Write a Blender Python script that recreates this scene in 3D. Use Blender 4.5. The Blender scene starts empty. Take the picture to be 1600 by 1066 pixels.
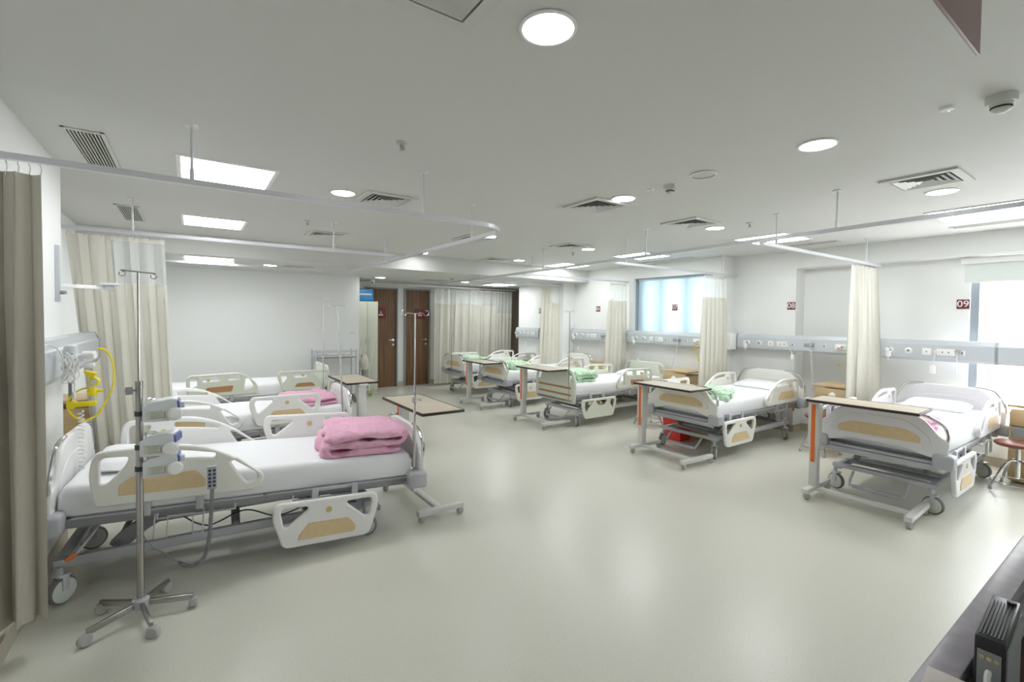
import bpy, bmesh, math, random
from mathutils import Vector, Matrix, noise
random.seed(7)
PI = math.pi
C = bpy.context.scene.collection
S = bpy.context.scene

# ---------------------------------------------------------------- camera, sky, exposure
FPX, YAW, PITCH, ROLL, CY = 729.8, 0.604759, 0.023895, -0.0111429, 514.2
H = 1.55
HC, HL = 2.52, 2.28            # main and lowered ceiling
sy_, cy_ = math.sin(YAW), math.cos(YAW)
fw = Vector((sy_*math.cos(PITCH), cy_*math.cos(PITCH), -math.sin(PITCH)))
rt = Vector((cy_, -sy_, 0)); dn = fw.cross(rt)
rr, ss = math.cos(ROLL), math.sin(ROLL)
rt, dn = rr*rt + ss*dn, -ss*rt + rr*dn
cam_d = bpy.data.cameras.new('camera'); cam = bpy.data.objects.new('camera', cam_d); C.objects.link(cam)
cam.matrix_world = Matrix(((rt.x, -dn.x, -fw.x, 0), (rt.y, -dn.y, -fw.y, 0), (rt.z, -dn.z, -fw.z, H), (0, 0, 0, 1)))
cam_d.sensor_width = 36; cam_d.lens = FPX/1600*36
cam_d.shift_y = (CY-533)/1600
cam_d.clip_start = 0.03; cam_d.clip_end = 100
S.camera = cam

w = bpy.data.worlds.new('sky'); S.world = w; w.use_nodes = True
bg = w.node_tree.nodes['Background']
bg.inputs[0].default_value = (0.93, 0.97, 1.0, 1); bg.inputs[1].default_value = 6.0
S.view_settings.view_transform = 'Standard'; S.view_settings.look = 'None'
S.view_settings.exposure = 1.06; S.view_settings.gamma = 1; S.view_settings.use_curve_mapping = False
S.cycles.use_denoising = True
S.cycles.max_bounces = 10; S.cycles.diffuse_bounces = 6; S.cycles.transparent_max_bounces = 12
DOWNLIGHT, PANEL = 26.0, 9.0

# ---------------------------------------------------------------- materials
M = {}
def mat(name, col, rough=0.5, metal=0.0, var=0.0, scale=8.0, bump=0.0, bscale=60, spec=0.5, trans=0, alpha=1, coat=0, emit=0):
    m = bpy.data.materials.new(name); m.use_nodes = True
    nt = m.node_tree; b = nt.nodes['Principled BSDF']
    b.inputs['Base Color'].default_value = (*col, 1); b.inputs['Roughness'].default_value = rough
    b.inputs['Metallic'].default_value = metal; b.inputs['Specular IOR Level'].default_value = spec
    b.inputs['Transmission Weight'].default_value = trans; b.inputs['Alpha'].default_value = alpha
    b.inputs['Coat Weight'].default_value = coat
    if emit:
        b.inputs['Emission Color'].default_value = (*col, 1); b.inputs['Emission Strength'].default_value = emit
    if var or bump:
        tc = nt.nodes.new('ShaderNodeTexCoord')
    if var:
        n = nt.nodes.new('ShaderNodeTexNoise'); n.inputs['Scale'].default_value = scale; n.inputs['Detail'].default_value = 3
        r = nt.nodes.new('ShaderNodeMapRange'); r.inputs['To Min'].default_value = 1-var; r.inputs['To Max'].default_value = 1+var
        x = nt.nodes.new('ShaderNodeMix'); x.data_type = 'RGBA'; x.blend_type = 'MULTIPLY'; x.inputs['Factor'].default_value = 1
        x.inputs['A'].default_value = (*col, 1)
        nt.links.new(tc.outputs['Object'], n.inputs['Vector']); nt.links.new(n.outputs['Fac'], r.inputs['Value'])
        nt.links.new(r.outputs['Result'], x.inputs['B']); nt.links.new(x.outputs['Result'], b.inputs['Base Color'])
    if bump:
        n = nt.nodes.new('ShaderNodeTexNoise'); n.inputs['Scale'].default_value = bscale; n.inputs['Detail'].default_value = 4
        p = nt.nodes.new('ShaderNodeBump'); p.inputs['Strength'].default_value = bump; p.inputs['Distance'].default_value = 0.02 if bump >= 1 else 0.004
        nt.links.new(tc.outputs['Object'], n.inputs['Vector']); nt.links.new(n.outputs['Fac'], p.inputs['Height'])
        nt.links.new(p.outputs['Normal'], b.inputs['Normal'])
    M[name] = m
    return m
mat('wall_paint', (.79, .80, .79), .6, var=.015, scale=2, bump=.05, bscale=150)
mat('ceiling_paint', (.64, .645, .625), .75, var=.012, scale=2)
mat('taupe_paint', (.30, .26, .21), .6, var=.04)
mat('floor_base', (.60, .59, .51), .29, spec=.42)
mat('skirting_vinyl', (.47, .43, .34), .4, var=.05)
mat('cream_plastic', (.81, .805, .755), .35, var=.015)
mat('white_plastic', (.83, .83, .82), .35, var=.01)
mat('lilac_plastic', (.78, .77, .80), .3, var=.01)
mat('sage_plastic', (.66, .69, .60), .4, var=.015)
mat('wood_inlay', (.70, .54, .32), .4, var=.1, scale=25)
mat('brown_inlay', (.43, .22, .10), .4, var=.1, scale=25)
mat('grey_metal', (.27, .275, .29), .45, metal=.2, var=.06)
mat('dark_metal', (.07, .07, .075), .5, metal=.2, var=.1)
mat('light_metal', (.52, .53, .55), .4, metal=.25, var=.04)
mat('bumper_grey', (.44, .45, .48), .5, var=.03)
mat('aluminium', (.60, .64, .68), .35, metal=.35, var=.02, scale=3)
mat('rail_metal', (.70, .71, .74), .35, metal=.3, var=.02)
mat('chrome', (.75, .75, .76), .15, metal=1, var=.03)
mat('steel', (.42, .41, .39), .28, metal=1, var=.05)
mat('sheet', (.83, .84, .86), .85, var=.02, scale=3, bump=.25, bscale=9)
mat('pink_quilt', (.78, .44, .58), .9, var=.06, scale=14, bump=1.0, bscale=16)
mat('tabletop', (.56, .49, .39), .45, var=.05, scale=120)
mat('edge_dark', (.035, .022, .022), .5, var=.1)
mat('orange_stripe', (.80, .17, .02), .5, var=.03)
mat('table_post', (.66, .66, .64), .4, var=.02)
mat('rubber', (.17, .17, .175), .7, var=.1)
mat('wheel_grey', (.42, .43, .42), .55, var=.05)
mat('wheel_disc', (.60, .64, .58), .5, var=.04)
mat('yellow', (.85, .70, .0), .4, var=.04)
mat('red', (.72, .04, .03), .4, var=.05)
mat('bin_yellow', (.60, .45, .08), .5, var=.05)
mat('black', (.012, .012, .014), .4, var=.1)
mat('maroon', (.16, .022, .03), .4, var=.05)
mat('blue_pack', (.03, .24, .55), .35, var=.35, scale=14, bump=.6, bscale=12)
mat('cabinet', (.62, .64, .54), .5, var=.02)
mat('stool_seat', (.22, .07, .045), .35, var=.1)
mat('granite', (.40, .37, .42), .3, var=.28, scale=30)
mat('desk_brown', (.07, .03, .02), .4, var=.2)
mat('sign_brown', (.24, .14, .135), .5, var=.05)
mat('paper', (.70, .63, .60), .7, var=.03)
mat('button_blue', (.03, .04, .12), .4, var=.05)
mat('green', (.02, .28, .18), .5, var=.05)
mat('cable_white', (.78, .78, .76), .5, var=.03)
mat('cable_grey', (.28, .28, .29), .6, var=.05)
mat('vent_white', (.60, .61, .58), .5, var=.02)
mat('vent_dark', (.03, .03, .03), .8, var=.1)
mat('blind', (.72, .77, .74), .8, var=.02)
mat('window_frame', (.33, .37, .41), .4, metal=.3, var=.03)
mat('pump_shell', (.68, .71, .73), .35, var=.03)
mat('pump_blue', (.12, .14, .40), .4, var=.05)
mat('badge_tan', (.62, .50, .22), .4, var=.05)
mat('night_wood', (.58, .43, .24), .45, var=.07, scale=20)
mat('grey_panel', (.30, .32, .33), .5, var=.04)
mat('dirty_white', (.62, .60, .52), .5, var=.08)
mat('orange', (.75, .20, .05), .5, var=.05)
mat('lime', (.45, .60, .12), .5, var=.05)

def nodes_of(name): m = M[name]; return m.node_tree, m.node_tree.nodes['Principled BSDF']
# speckled vinyl floor
nt, b = nodes_of('floor_base')
tc = nt.nodes.new('ShaderNodeTexCoord')
v1 = nt.nodes.new('ShaderNodeTexNoise'); v1.inputs['Scale'].default_value = 130; v1.inputs['Detail'].default_value = 5
r1 = nt.nodes.new('ShaderNodeValToRGB'); r1.color_ramp.elements[0].position = .3; r1.color_ramp.elements[0].color = (.59, .585, .51, 1)
r1.color_ramp.elements[1].position = .7; r1.color_ramp.elements[1].color = (.665, .655, .585, 1)
v2 = nt.nodes.new('ShaderNodeTexVoronoi'); v2.inputs['Scale'].default_value = 38
r2 = nt.nodes.new('ShaderNodeMapRange'); r2.inputs['From Min'].default_value = .06; r2.inputs['From Max'].default_value = .10; r2.inputs['To Min'].default_value = .82
mx = nt.nodes.new('ShaderNodeMix'); mx.data_type = 'RGBA'; mx.blend_type = 'MULTIPLY'; mx.inputs['Factor'].default_value = 1
for a, c in ((tc.outputs['Object'], v1.inputs['Vector']), (tc.outputs['Object'], v2.inputs['Vector']), (v1.outputs['Fac'], r1.inputs['Fac']),
             (v2.outputs['Distance'], r2.inputs['Value']), (r1.outputs['Color'], mx.inputs['A']), (r2.outputs['Result'], mx.inputs['B']), (mx.outputs['Result'], b.inputs['Base Color'])):
    nt.links.new(a, c)
v3 = nt.nodes.new('ShaderNodeTexNoise'); v3.inputs['Scale'].default_value = 6; bp = nt.nodes.new('ShaderNodeBump')
bp.inputs['Strength'].default_value = .03; bp.inputs['Distance'].default_value = .01
nt.links.new(tc.outputs['Object'], v3.inputs['Vector']); nt.links.new(v3.outputs['Fac'], bp.inputs['Height']); nt.links.new(bp.outputs['Normal'], b.inputs['Normal'])
# wooden door grain
mat('door_wood', (.2, .1, .05), .45)
nt, b = nodes_of('door_wood')
tc = nt.nodes.new('ShaderNodeTexCoord'); mp = nt.nodes.new('ShaderNodeMapping'); mp.inputs['Scale'].default_value = (60, 60, 1.6)
n = nt.nodes.new('ShaderNodeTexNoise'); n.inputs['Scale'].default_value = 1; n.inputs['Detail'].default_value = 6
r = nt.nodes.new('ShaderNodeValToRGB'); r.color_ramp.elements[0].position = .32; r.color_ramp.elements[0].color = (.13, .065, .03, 1)
r.color_ramp.elements[1].position = .72; r.color_ramp.elements[1].color = (.27, .15, .075, 1)
nt.links.new(tc.outputs['Object'], mp.inputs['Vector']); nt.links.new(mp.outputs['Vector'], n.inputs['Vector'])
nt.links.new(n.outputs['Fac'], r.inputs['Fac']); nt.links.new(r.outputs['Color'], b.inputs['Base Color'])
# green patterned quilt
mat('green_quilt', (.5, .7, .5), .9, bump=.5, bscale=30)
nt, b = nodes_of('green_quilt')
tc = nt.nodes.new('ShaderNodeTexCoord'); v = nt.nodes.new('ShaderNodeTexNoise'); v.inputs['Scale'].default_value = 16; v.inputs['Distortion'].default_value = 1.2
r = nt.nodes.new('ShaderNodeValToRGB'); r.color_ramp.elements[0].position = .42; r.color_ramp.elements[0].color = (.42, .66, .44, 1)
r.color_ramp.elements[1].position = .6; r.color_ramp.elements[1].color = (.68, .82, .68, 1)
nt.links.new(tc.outputs['Object'], v.inputs['Vector']); nt.links.new(v.outputs['Fac'], r.inputs['Fac']); nt.links.new(r.outputs['Color'], b.inputs['Base Color'])

def mixmat(name, col, other, fac, wave=None):
    m = bpy.data.materials.new(name); m.use_nodes = True; nt = m.node_tree; nt.nodes.clear()
    o = nt.nodes.new('ShaderNodeOutputMaterial'); x = nt.nodes.new('ShaderNodeMixShader'); x.inputs[0].default_value = fac
    d = nt.nodes.new('ShaderNodeBsdfDiffuse'); d.inputs[0].default_value = (*col, 1)
    t = nt.nodes.new(other); t.inputs[0].default_value = (*col, 1) if other == 'ShaderNodeBsdfTranslucent' else (1, 1, 1, 1)
    nt.links.new(d.outputs[0], x.inputs[1]); nt.links.new(t.outputs[0], x.inputs[2]); nt.links.new(x.outputs[0], o.inputs[0])
    tc = nt.nodes.new('ShaderNodeTexCoord'); n = nt.nodes.new('ShaderNodeTexNoise'); n.inputs['Scale'].default_value = 5
    mr = nt.nodes.new('ShaderNodeMapRange'); mr.inputs['To Min'].default_value = .95; mr.inputs['To Max'].default_value = 1.05
    mm = nt.nodes.new('ShaderNodeMix'); mm.data_type = 'RGBA'; mm.blend_type = 'MULTIPLY'; mm.inputs['Factor'].default_value = 1; mm.inputs['A'].default_value = (*col, 1)
    nt.links.new(tc.outputs['Object'], n.inputs['Vector']); nt.links.new(n.outputs['Fac'], mr.inputs['Value']); nt.links.new(mr.outputs['Result'], mm.inputs['B'])
    nt.links.new(mm.outputs['Result'], d.inputs[0])
    M[name] = m
mixmat('curtain', (.775, .76, .69), 'ShaderNodeBsdfTranslucent', .25)
mixmat('curtain_shaded', (.56, .53, .46), 'ShaderNodeBsdfTranslucent', .15)  # darker copy of the curtain cloth, with shade put into its colour
mixmat('curtain_mesh', (.90, .93, .91), 'ShaderNodeBsdfTransparent', .38)
mixmat('frosted_glass', (.46, .53, .56), 'ShaderNodeBsdfTranslucent', .85)
m = bpy.data.materials.new('clear_glass'); m.use_nodes = True; nt = m.node_tree; nt.nodes.clear()
o = nt.nodes.new('ShaderNodeOutputMaterial'); x = nt.nodes.new('ShaderNodeMixShader'); x.inputs[0].default_value = .06
a = nt.nodes.new('ShaderNodeBsdfTransparent'); g = nt.nodes.new('ShaderNodeBsdfGlossy'); g.inputs['Roughness'].default_value = .02
nt.links.new(a.outputs[0], x.inputs[1]); nt.links.new(g.outputs[0], x.inputs[2]); nt.links.new(x.outputs[0], o.inputs[0]); M['clear_glass'] = m
def emitter(name, col, st):
    m = bpy.data.materials.new(name); m.use_nodes = True; nt = m.node_tree; nt.nodes.clear()
    o = nt.nodes.new('ShaderNodeOutputMaterial'); e = nt.nodes.new('ShaderNodeEmission')
    e.inputs[0].default_value = (*col, 1); e.inputs[1].default_value = st; nt.links.new(e.outputs[0], o.inputs[0]); M[name] = m
emitter('downlight_glow', (.97, .99, 1.0), DOWNLIGHT)
emitter('panel_glow', (.98, 1.0, 1.0), PANEL)

# ---------------------------------------------------------------- mesh helpers
class B:
    def __init__(s): s.bm = bmesh.new()
    def box(s, c, d, r=0.0, seg=2, rz=0, ry=0, rx=0):
        g = bmesh.ops.create_cube(s.bm, size=1)['verts']
        bmesh.ops.scale(s.bm, vec=d, verts=g)
        if r:
            es = list({e for v in g for e in v.link_edges})
            q = bmesh.ops.bevel(s.bm, geom=es, offset=r, segments=seg, affect='EDGES', profile=.5)
            g = list({v for f in q['faces'] for v in f.verts})
            seen = set(g); st = list(g)
            while st:
                v = st.pop()
                for e in v.link_edges:
                    o = e.other_vert(v)
                    if o not in seen: seen.add(o); st.append(o)
            g = list(seen)
        mt = Matrix.Translation(c) @ Matrix.Rotation(rz, 4, 'Z') @ Matrix.Rotation(ry, 4, 'Y') @ Matrix.Rotation(rx, 4, 'X')
        bmesh.ops.transform(s.bm, matrix=mt, verts=g)
        return s
    def cyl(s, p0, p1, r, seg=16, r2=None, bev=0):
        p0, p1 = Vector(p0), Vector(p1); d = p1-p0; r2 = r if r2 is None else r2
        L = d.length; pr = [(0, 0)]
        if bev: pr += [(r-bev, 0), (r, bev), (r2, L-bev), (r2-bev, L)]
        else: pr += [(r, 0), (r2, L)]
        pr.append((0, L))
        return s.lathe(pr, p0, d, seg)
    def lathe(s, prof, c=(0, 0, 0), axis=(0, 0, 1), seg=20):
        q = Vector((0, 0, 1)).rotation_difference(Vector(axis).normalized()); c = Vector(c)
        rings = []
        for (r, z) in prof:
            if r < 1e-6: rings.append([s.bm.verts.new(c + q @ Vector((0, 0, z)))])
            else: rings.append([s.bm.verts.new(c + q @ Vector((r*math.cos(2*PI*k/seg), r*math.sin(2*PI*k/seg), z))) for k in range(seg)])
        for a, b in zip(rings, rings[1:]):
            for k in range(seg):
                k2 = (k+1) % seg
                if len(a) == 1 and len(b) == 1: continue
                if len(a) == 1: s.bm.faces.new((a[0], b[k2], b[k])) if True else None
                elif len(b) == 1: s.bm.faces.new((a[k], a[k2], b[0]))
                else: s.bm.faces.new((a[k], a[k2], b[k2], b[k]))
        return s
    def tube(s, pts, r, seg=8, closed=False, ph=0, caps=True):
        P = [Vector(p) for p in pts]; n = len(P); rings = []
        up = None
        for i in range(n):
            if closed: t = (P[(i+1) % n]-P[i-1]).normalized()
            else: t = ((P[min(i+1, n-1)]-P[i]).normalized() + (P[i]-P[max(i-1, 0)]).normalized())
            t = t.normalized() if t.length > 1e-9 else Vector((0, 0, 1))
            if up is None:
                up = Vector((0, 0, 1)) if abs(t.z) < .95 else Vector((1, 0, 0))
            a = (up - t*up.dot(t)).normalized(); b = t.cross(a); up = a
            rad = r[i] if isinstance(r, (list, tuple)) else r
            rings.append([s.bm.verts.new(P[i] + rad*(math.cos(2*PI*k/seg+ph)*a + math.sin(2*PI*k/seg+ph)*b)) for k in range(seg)])
        m = n if closed else n-1
        for i in range(m):
            a, b = rings[i], rings[(i+1) % n]
            for k in range(seg): s.bm.faces.new((a[k], a[(k+1) % seg], b[(k+1) % seg], b[k]))
        if not closed and caps:
            s.bm.faces.new(rings[0][::-1]); s.bm.faces.new(rings[-1])
        return s
    def prism(s, poly, axis, a0, a1):
        # poly in the two other axes (order x,y,z without axis), swept along axis
        def mk(p, t):
            l = list(p); l.insert('xyz'.index(axis), t); return s.bm.verts.new(l)
        A = [mk(p, a0) for p in poly]; Bv = [mk(p, a1) for p in poly]; n = len(poly)
        s.bm.faces.new(A); s.bm.faces.new(Bv[::-1])
        for i in range(n): s.bm.faces.new((A[i], Bv[i], Bv[(i+1) % n], A[(i+1) % n]))
        return s
    def mesh(s, name, material, smooth=35):
        bmesh.ops.recalc_face_normals(s.bm, faces=s.bm.faces)
        me = bpy.data.meshes.new(name); s.bm.to_mesh(me); s.bm.free()
        if isinstance(material, str): material = M[material]
        me.materials.append(material)
        if smooth:
            me.polygons.foreach_set('use_smooth', [True]*len(me.polygons)); me.set_sharp_from_angle(angle=math.radians(smooth))
        return me
def link(name, me, parent=None, loc=None, rot=None):
    o = bpy.data.objects.new(name, me); C.objects.link(o)
    if parent: o.parent = parent
    if loc: o.location = loc
    if rot: o.rotation_euler = rot
    return o
def ob(name, b, material, parent=None, loc=None, rot=None, smooth=35):
    return link(name, b.mesh(name, material, smooth), parent, loc, rot)
def tag(o, label, cat, group=None):
    o['label'] = label; o['category'] = cat
    if group: o['group'] = group
    return o
def thing(name, label, cat, loc=(0, 0, 0), rz=0, group=None):
    o = bpy.data.objects.new(name, None); C.objects.link(o); o.location = loc; o.rotation_euler = (0, 0, rz); o.empty_display_size = .1
    return tag(o, label, cat, group)
def struct(name, b, material, parent=None, smooth=0, label=None):
    o = ob(name, b, material, parent, smooth=smooth)
    if not parent:
        o['kind'] = 'structure'
        if label: o['label'] = label
    return o
CACHE = {}
def cached(key, fn):
    if key not in CACHE: CACHE[key] = fn()
    return CACHE[key]
def rpoly(pts, seg=5):
    out = []; n = len(pts)
    for i, (x, y, r) in enumerate(pts):
        p = Vector((x, y)); a = Vector(pts[i-1][:2]); c = Vector(pts[(i+1) % n][:2])
        da, dc = (a-p), (c-p); l = min(r, da.length*.45, dc.length*.45)
        s0 = p + da.normalized()*l; s1 = p + dc.normalized()*l
        for k in range(seg+1):
            t = k/seg; q = (1-t)**2*s0 + 2*t*(1-t)*p + t*t*s1; out.append((q.x, q.y))
    return out
def plate(name, outline, holes, th, bev, material, plane='xz', bres=2):
    """flat plate with openings and rounded edges; thickness centred on the plane"""
    cu = bpy.data.curves.new('c', 'CURVE'); cu.dimensions = '2D'; cu.fill_mode = 'BOTH'
    cu.extrude = max(th/2-bev, .0005); cu.bevel_depth = bev; cu.bevel_resolution = bres; cu.offset = -bev
    for loop in [outline]+list(holes):
        sp = cu.splines.new('POLY'); sp.points.add(len(loop)-1); sp.use_cyclic_u = True
        for q, p in zip(sp.points, loop): q.co = (p[0], p[1], 0, 1)
    t = bpy.data.objects.new('c', cu); C.objects.link(t)
    dg = bpy.context.evaluated_depsgraph_get(); dg.update()
    me = bpy.data.meshes.new_from_object(t.evaluated_get(dg)); me.name = name
    bpy.data.objects.remove(t); bpy.data.curves.remove(cu)
    if plane == 'xz': me.transform(Matrix(((1, 0, 0, 0), (0, 0, -1, 0), (0, 1, 0, 0), (0, 0, 0, 1))))
    elif plane == 'yz': me.transform(Matrix(((0, 0, 1, 0), (1, 0, 0, 0), (0, 1, 0, 0), (0, 0, 0, 1))))
    me.materials.clear(); me.materials.append(M[material])
    me.polygons.foreach_set('use_smooth', [True]*len(me.polygons)); me.set_sharp_from_angle(angle=math.radians(50))
    return me
def text_mesh(txt, size, material, th=.001):
    cu = bpy.data.curves.new('t', 'FONT'); cu.body = txt; cu.size = size; cu.extrude = th; cu.align_x = 'CENTER'; cu.align_y = 'CENTER'
    t = bpy.data.objects.new('t', cu); C.objects.link(t)
    dg = bpy.context.evaluated_depsgraph_get(); dg.update()
    me = bpy.data.meshes.new_from_object(t.evaluated_get(dg)); bpy.data.objects.remove(t); bpy.data.curves.remove(cu)
    me.materials.clear(); me.materials.append(M[material]); return me
def arc(c, r, a0, a1, n, z):
    return [(c[0]+r*math.cos(a0+(a1-a0)*k/n), c[1]+r*math.sin(a0+(a1-a0)*k/n), z) for k in range(n+1)]
def smooth_path(pts, n=6):
    P = [Vector(p) for p in pts]; out = []
    for i in range(len(P)-1):
        p0, p1, p2, p3 = P[max(i-1, 0)], P[i], P[i+1], P[min(i+2, len(P)-1)]
        for k in range(n):
            t = k/n
            out.append(.5*((2*p1)+(-p0+p2)*t+(2*p0-5*p1+4*p2-p3)*t*t+(-p0+3*p1-3*p2+p3)*t**3))
    out.append(P[-1]); return out
def coil(path, r, turns, n=10):
    P = smooth_path(path, 8); L = [0]
    for a, b in zip(P, P[1:]): L.append(L[-1]+(b-a).length)
    out = []; N = turns*n
    for k in range(N+1):
        d = L[-1]*k/N; i = max(j for j in range(len(L)) if L[j] <= d+1e-9); i = min(i, len(P)-2)
        t = (d-L[i])/max(L[i+1]-L[i], 1e-9); c = P[i].lerp(P[i+1], t); tg = (P[i+1]-P[i]).normalized()
        a = Vector((.3, 1, .1)); a = (a-tg*a.dot(tg)).normalized(); b = tg.cross(a); an = 2*PI*k/n
        out.append(c + r*(math.cos(an)*a+math.sin(an)*b))
    return out

# ---------------------------------------------------------------- the room
XL, XL2 = -.70, -1.01            # left wall, its recessed part
XR8, XRR, XR7, XR5 = 6.92, 7.17, 6.65, 6.34
Y0 = -2.6
struct('floor', B().box((3.2, 3.7, -.05), (9.4, 13.4, .1)), 'floor_base')
struct('ceiling', B().box((3.2, (Y0+6.915)/2, HC+.05), (9.4, 6.915-Y0, .1)), 'ceiling_paint')
struct('ceiling_low', B().box((3.2, (6.915+10.2)/2, HL+.17), (9.4, 10.2-6.915, .34)), 'ceiling_paint', label='lowered ceiling over the far end of the ward')
struct('wall_left', B().box((XL-.25, (Y0+4.28)/2, 1.26), (.5, 4.28-Y0, 2.52)), 'wall_paint')
struct('wall_left_far', B().box((XL2-.1, 6.6, 1.26), (.2, 4.62, 2.52)), 'wall_paint')
struct('wall_back_left', B().box((.745, 9.42, 1.14), (3.75, 1.2, 2.28)), 'wall_paint')
# end wall with the two door openings
e = B()
def seg_(x0, x1, z0, z1): e.box(((x0+x1)/2, 10.07, (z0+z1)/2), (x1-x0, .2, z1-z0))
seg_(2.5, 3.07, 0, 2.28); seg_(3.07, 3.80, 2.175, 2.28); seg_(3.80, 3.95, 0, 2.28); seg_(3.95, 4.575, 2.175, 2.28); seg_(4.575, 5.9, 0, 2.28)
struct('wall_back', e, 'wall_paint')
struct('wall_back_right', B().box((6.6, 10.06, 1.14), (1.4, .2, 2.28)), 'taupe_paint')
struct('wall_near', B().box((3.2, Y0-.1, 1.26), (9.4, .2, 2.52)), 'wall_paint')
# right wall in its steps
struct('wall_right_far', B().box(((XR5+7.9)/2, (7.32+8.9)/2, 1.26), (7.9-XR5, 8.9-7.32, 2.52)), 'wall_paint')
struct('wall_right_end', B().box((7.6, 9.45, 1.14), (.6, 1.1, 2.28)), 'taupe_paint')
e = B()                                                   # bay of window 1: solid below, above and beside the opening
e.box(((XR7+7.4)/2, 6.535, 1.26), (7.4-XR7, 1.57, 2.52)); e.box(((XR7+7.4)/2, (4.0+5.75)/2, .6), (7.4-XR7, 1.75, 1.2))
e.box(((XR7+7.4)/2, (4.0+5.75)/2, 2.40), (7.4-XR7, 1.75, .24)); e.box(((XR7+7.4)/2, 4.09, 1.74), (7.4-XR7, .18, 1.08))
struct('wall_right_middle', e, 'wall_paint')
e = B(); e.box(((XR8+7.6)/2, (3.10+4.0)/2, 1.26), (7.6-XR8, .9, 2.52)); e.box(((XR8+7.6)/2, (Y0+3.1)/2, 2.40), (7.6-XR8, 3.1-Y0, .24))
struct('wall_right', e, 'wall_paint')
e = B(); e.box((XRR+.21, (1.39+3.1)/2, 1.14), (.42, 1.71, 2.28)); e.box((XRR+.21, (Y0-.2+1.39)/2, .2), (.42, 1.39-Y0+.2, .40))
e.box((XRR+.21, (Y0-1.2)/2, 1.33), (.42, Y0*-1-1.2, 1.9))
struct('wall_right_recess', e, 'wall_paint')
# windows
fr = struct('window_1', B().box((XR7+.10, 4.975, 1.225), (.06, 1.55, .05)).box((XR7+.10, 4.975, 2.26), (.06, 1.55, .04)).box((XR7+.10, 5.73, 1.74), (.06, .04, 1.08)).box((XR7+.10, 4.2, 1.74), (.06, .04, 1.08)), 'window_frame')
ob('frosted_pane', B().box((XR7+.10, 4.97, 1.75), (.008, 1.50, 1.0)), 'frosted_glass', fr)
f_ = B()
for y in (5.64, 5.22, 4.72): f_.box((XR7+.27, y, 1.75), (.10, .11, 1.1))
ob('added_band_fin', f_, 'dirty_white', fr)  # unseen fins added outside to shape soft light bands on the pane
fr = struct('window_2', B().box((XRR+.07, 1.355, 1.34), (.07, .07, 1.88)).box((XRR+.07, -.3, .42), (.07, 2.2, .06)).box((XRR+.07, -.3, 2.26), (.07, 2.2, .05)).box((XRR+.07, -1.23, 1.34), (.07, .07, 1.88)), 'window_frame')
ob('clear_pane', B().box((XRR+.07, .06, 1.34), (.006, 2.5, 1.84)), 'clear_glass', fr)
# skirting
e = B(); e.box((XRR-.008, (Y0+3.1)/2, .05), (.016, 3.1-Y0, .10)); e.box((XR8-.008, 3.55, .05), (.016, .9, .10)); e.box(((XR8+XRR)/2, 3.10-.008, .05), (XRR-XR8, .016, .10))
e.box((XR7-.008, 5.66, .05), (.016, 3.32, .10)); e.box((XR5-.008, 8.11, .05), (.016, 1.58, .10)); e.box(((XR5+XR7)/2, 7.312, .05), (XR7-XR5, .016, .10))
struct('baseboard_right', e, 'skirting_vinyl')
e = B(); e.box((XL+.008, (Y0+4.28)/2, .05), (.016, 4.28-Y0, .1)); e.box((XL2+.008, 6.6, .05), (.016, 4.6, .1)); struct('baseboard_left', e, 'skirting_vinyl')
e = B(); e.box((.8, 8.81, .05), (3.6, .016, .1)); struct('baseboard_back_left', e, 'skirting_vinyl')
e = B(); e.box((3.875, 9.962, .05), (.15, .016, .1)); e.box((5.45, 9.962, .05), (1.74, .016, .1)); struct('baseboard_back', e, 'skirting_vinyl')
# soffit face trim is the front of ceiling_low; a slim shadow gap bead along its lower edge
struct('trim_1', B().box((3.0, 6.909, HL+.006), (8.0, .012, .012)), 'ceiling_paint')
struct('trim_2', B().box((6.735, 3.945, 1.235), (.17, .12, .25), .004), 'white_plastic', label='white boxed duct between two bed head units')
# doors
def door(name, x0, x1, lab):
    d = struct(name, B().box(((x0+x1)/2, 10.0, 1.077), (x1-x0-.06, .05, 2.152), .002), 'door_wood', label=lab)
    ob('door_frame', B().box((x0+.015, 9.985, 1.087), (.03, .10, 2.175)).box((x1-.015, 9.985, 1.087), (.03, .10, 2.175)).box(((x0+x1)/2, 9.985, 2.16), (x1-x0-.06, .10, .03)), 'grey_panel', d)
    hx = x1-.13
    ob('door_handle', B().lathe([(0, 0), (.027, 0), (.027, .01), (0, .012)], (hx+.03, 9.974, 1.03), (0, -1, 0)).tube([(hx+.03, 9.965, 1.03), (hx+.03, 9.925, 1.03), (hx-.09, 9.922, 1.03)], .009).lathe([(0, 0), (.025, 0), (.025, .008), (0, .01)], (hx+.03, 9.974, .93), (0, -1, 0)), 'chrome', d)
    return d
door('door_1', 3.07, 3.80, 'brown wood grain door behind the pale green cabinet')
door('door_2', 3.95, 4.575, 'brown wood grain door next to the long curtain')
for x, l in ((3.42, 'small maroon sign plate on the door behind the cabinet'), (4.33, 'small maroon sign plate on the door beside the long curtain')):
    s_ = thing('door_sign', l, 'sign', (x, 9.966, 1.62)); ob('sign_plate', B().box((0, 0, 0), (.24, .012, .24), .002), 'maroon', s_)
    ob('sign_marking', B().box((.0, -.008, .02), (.035, .004, .03)).box((.0, -.008, -.035), (.10, .004, .035)), 'paper', s_)

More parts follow.
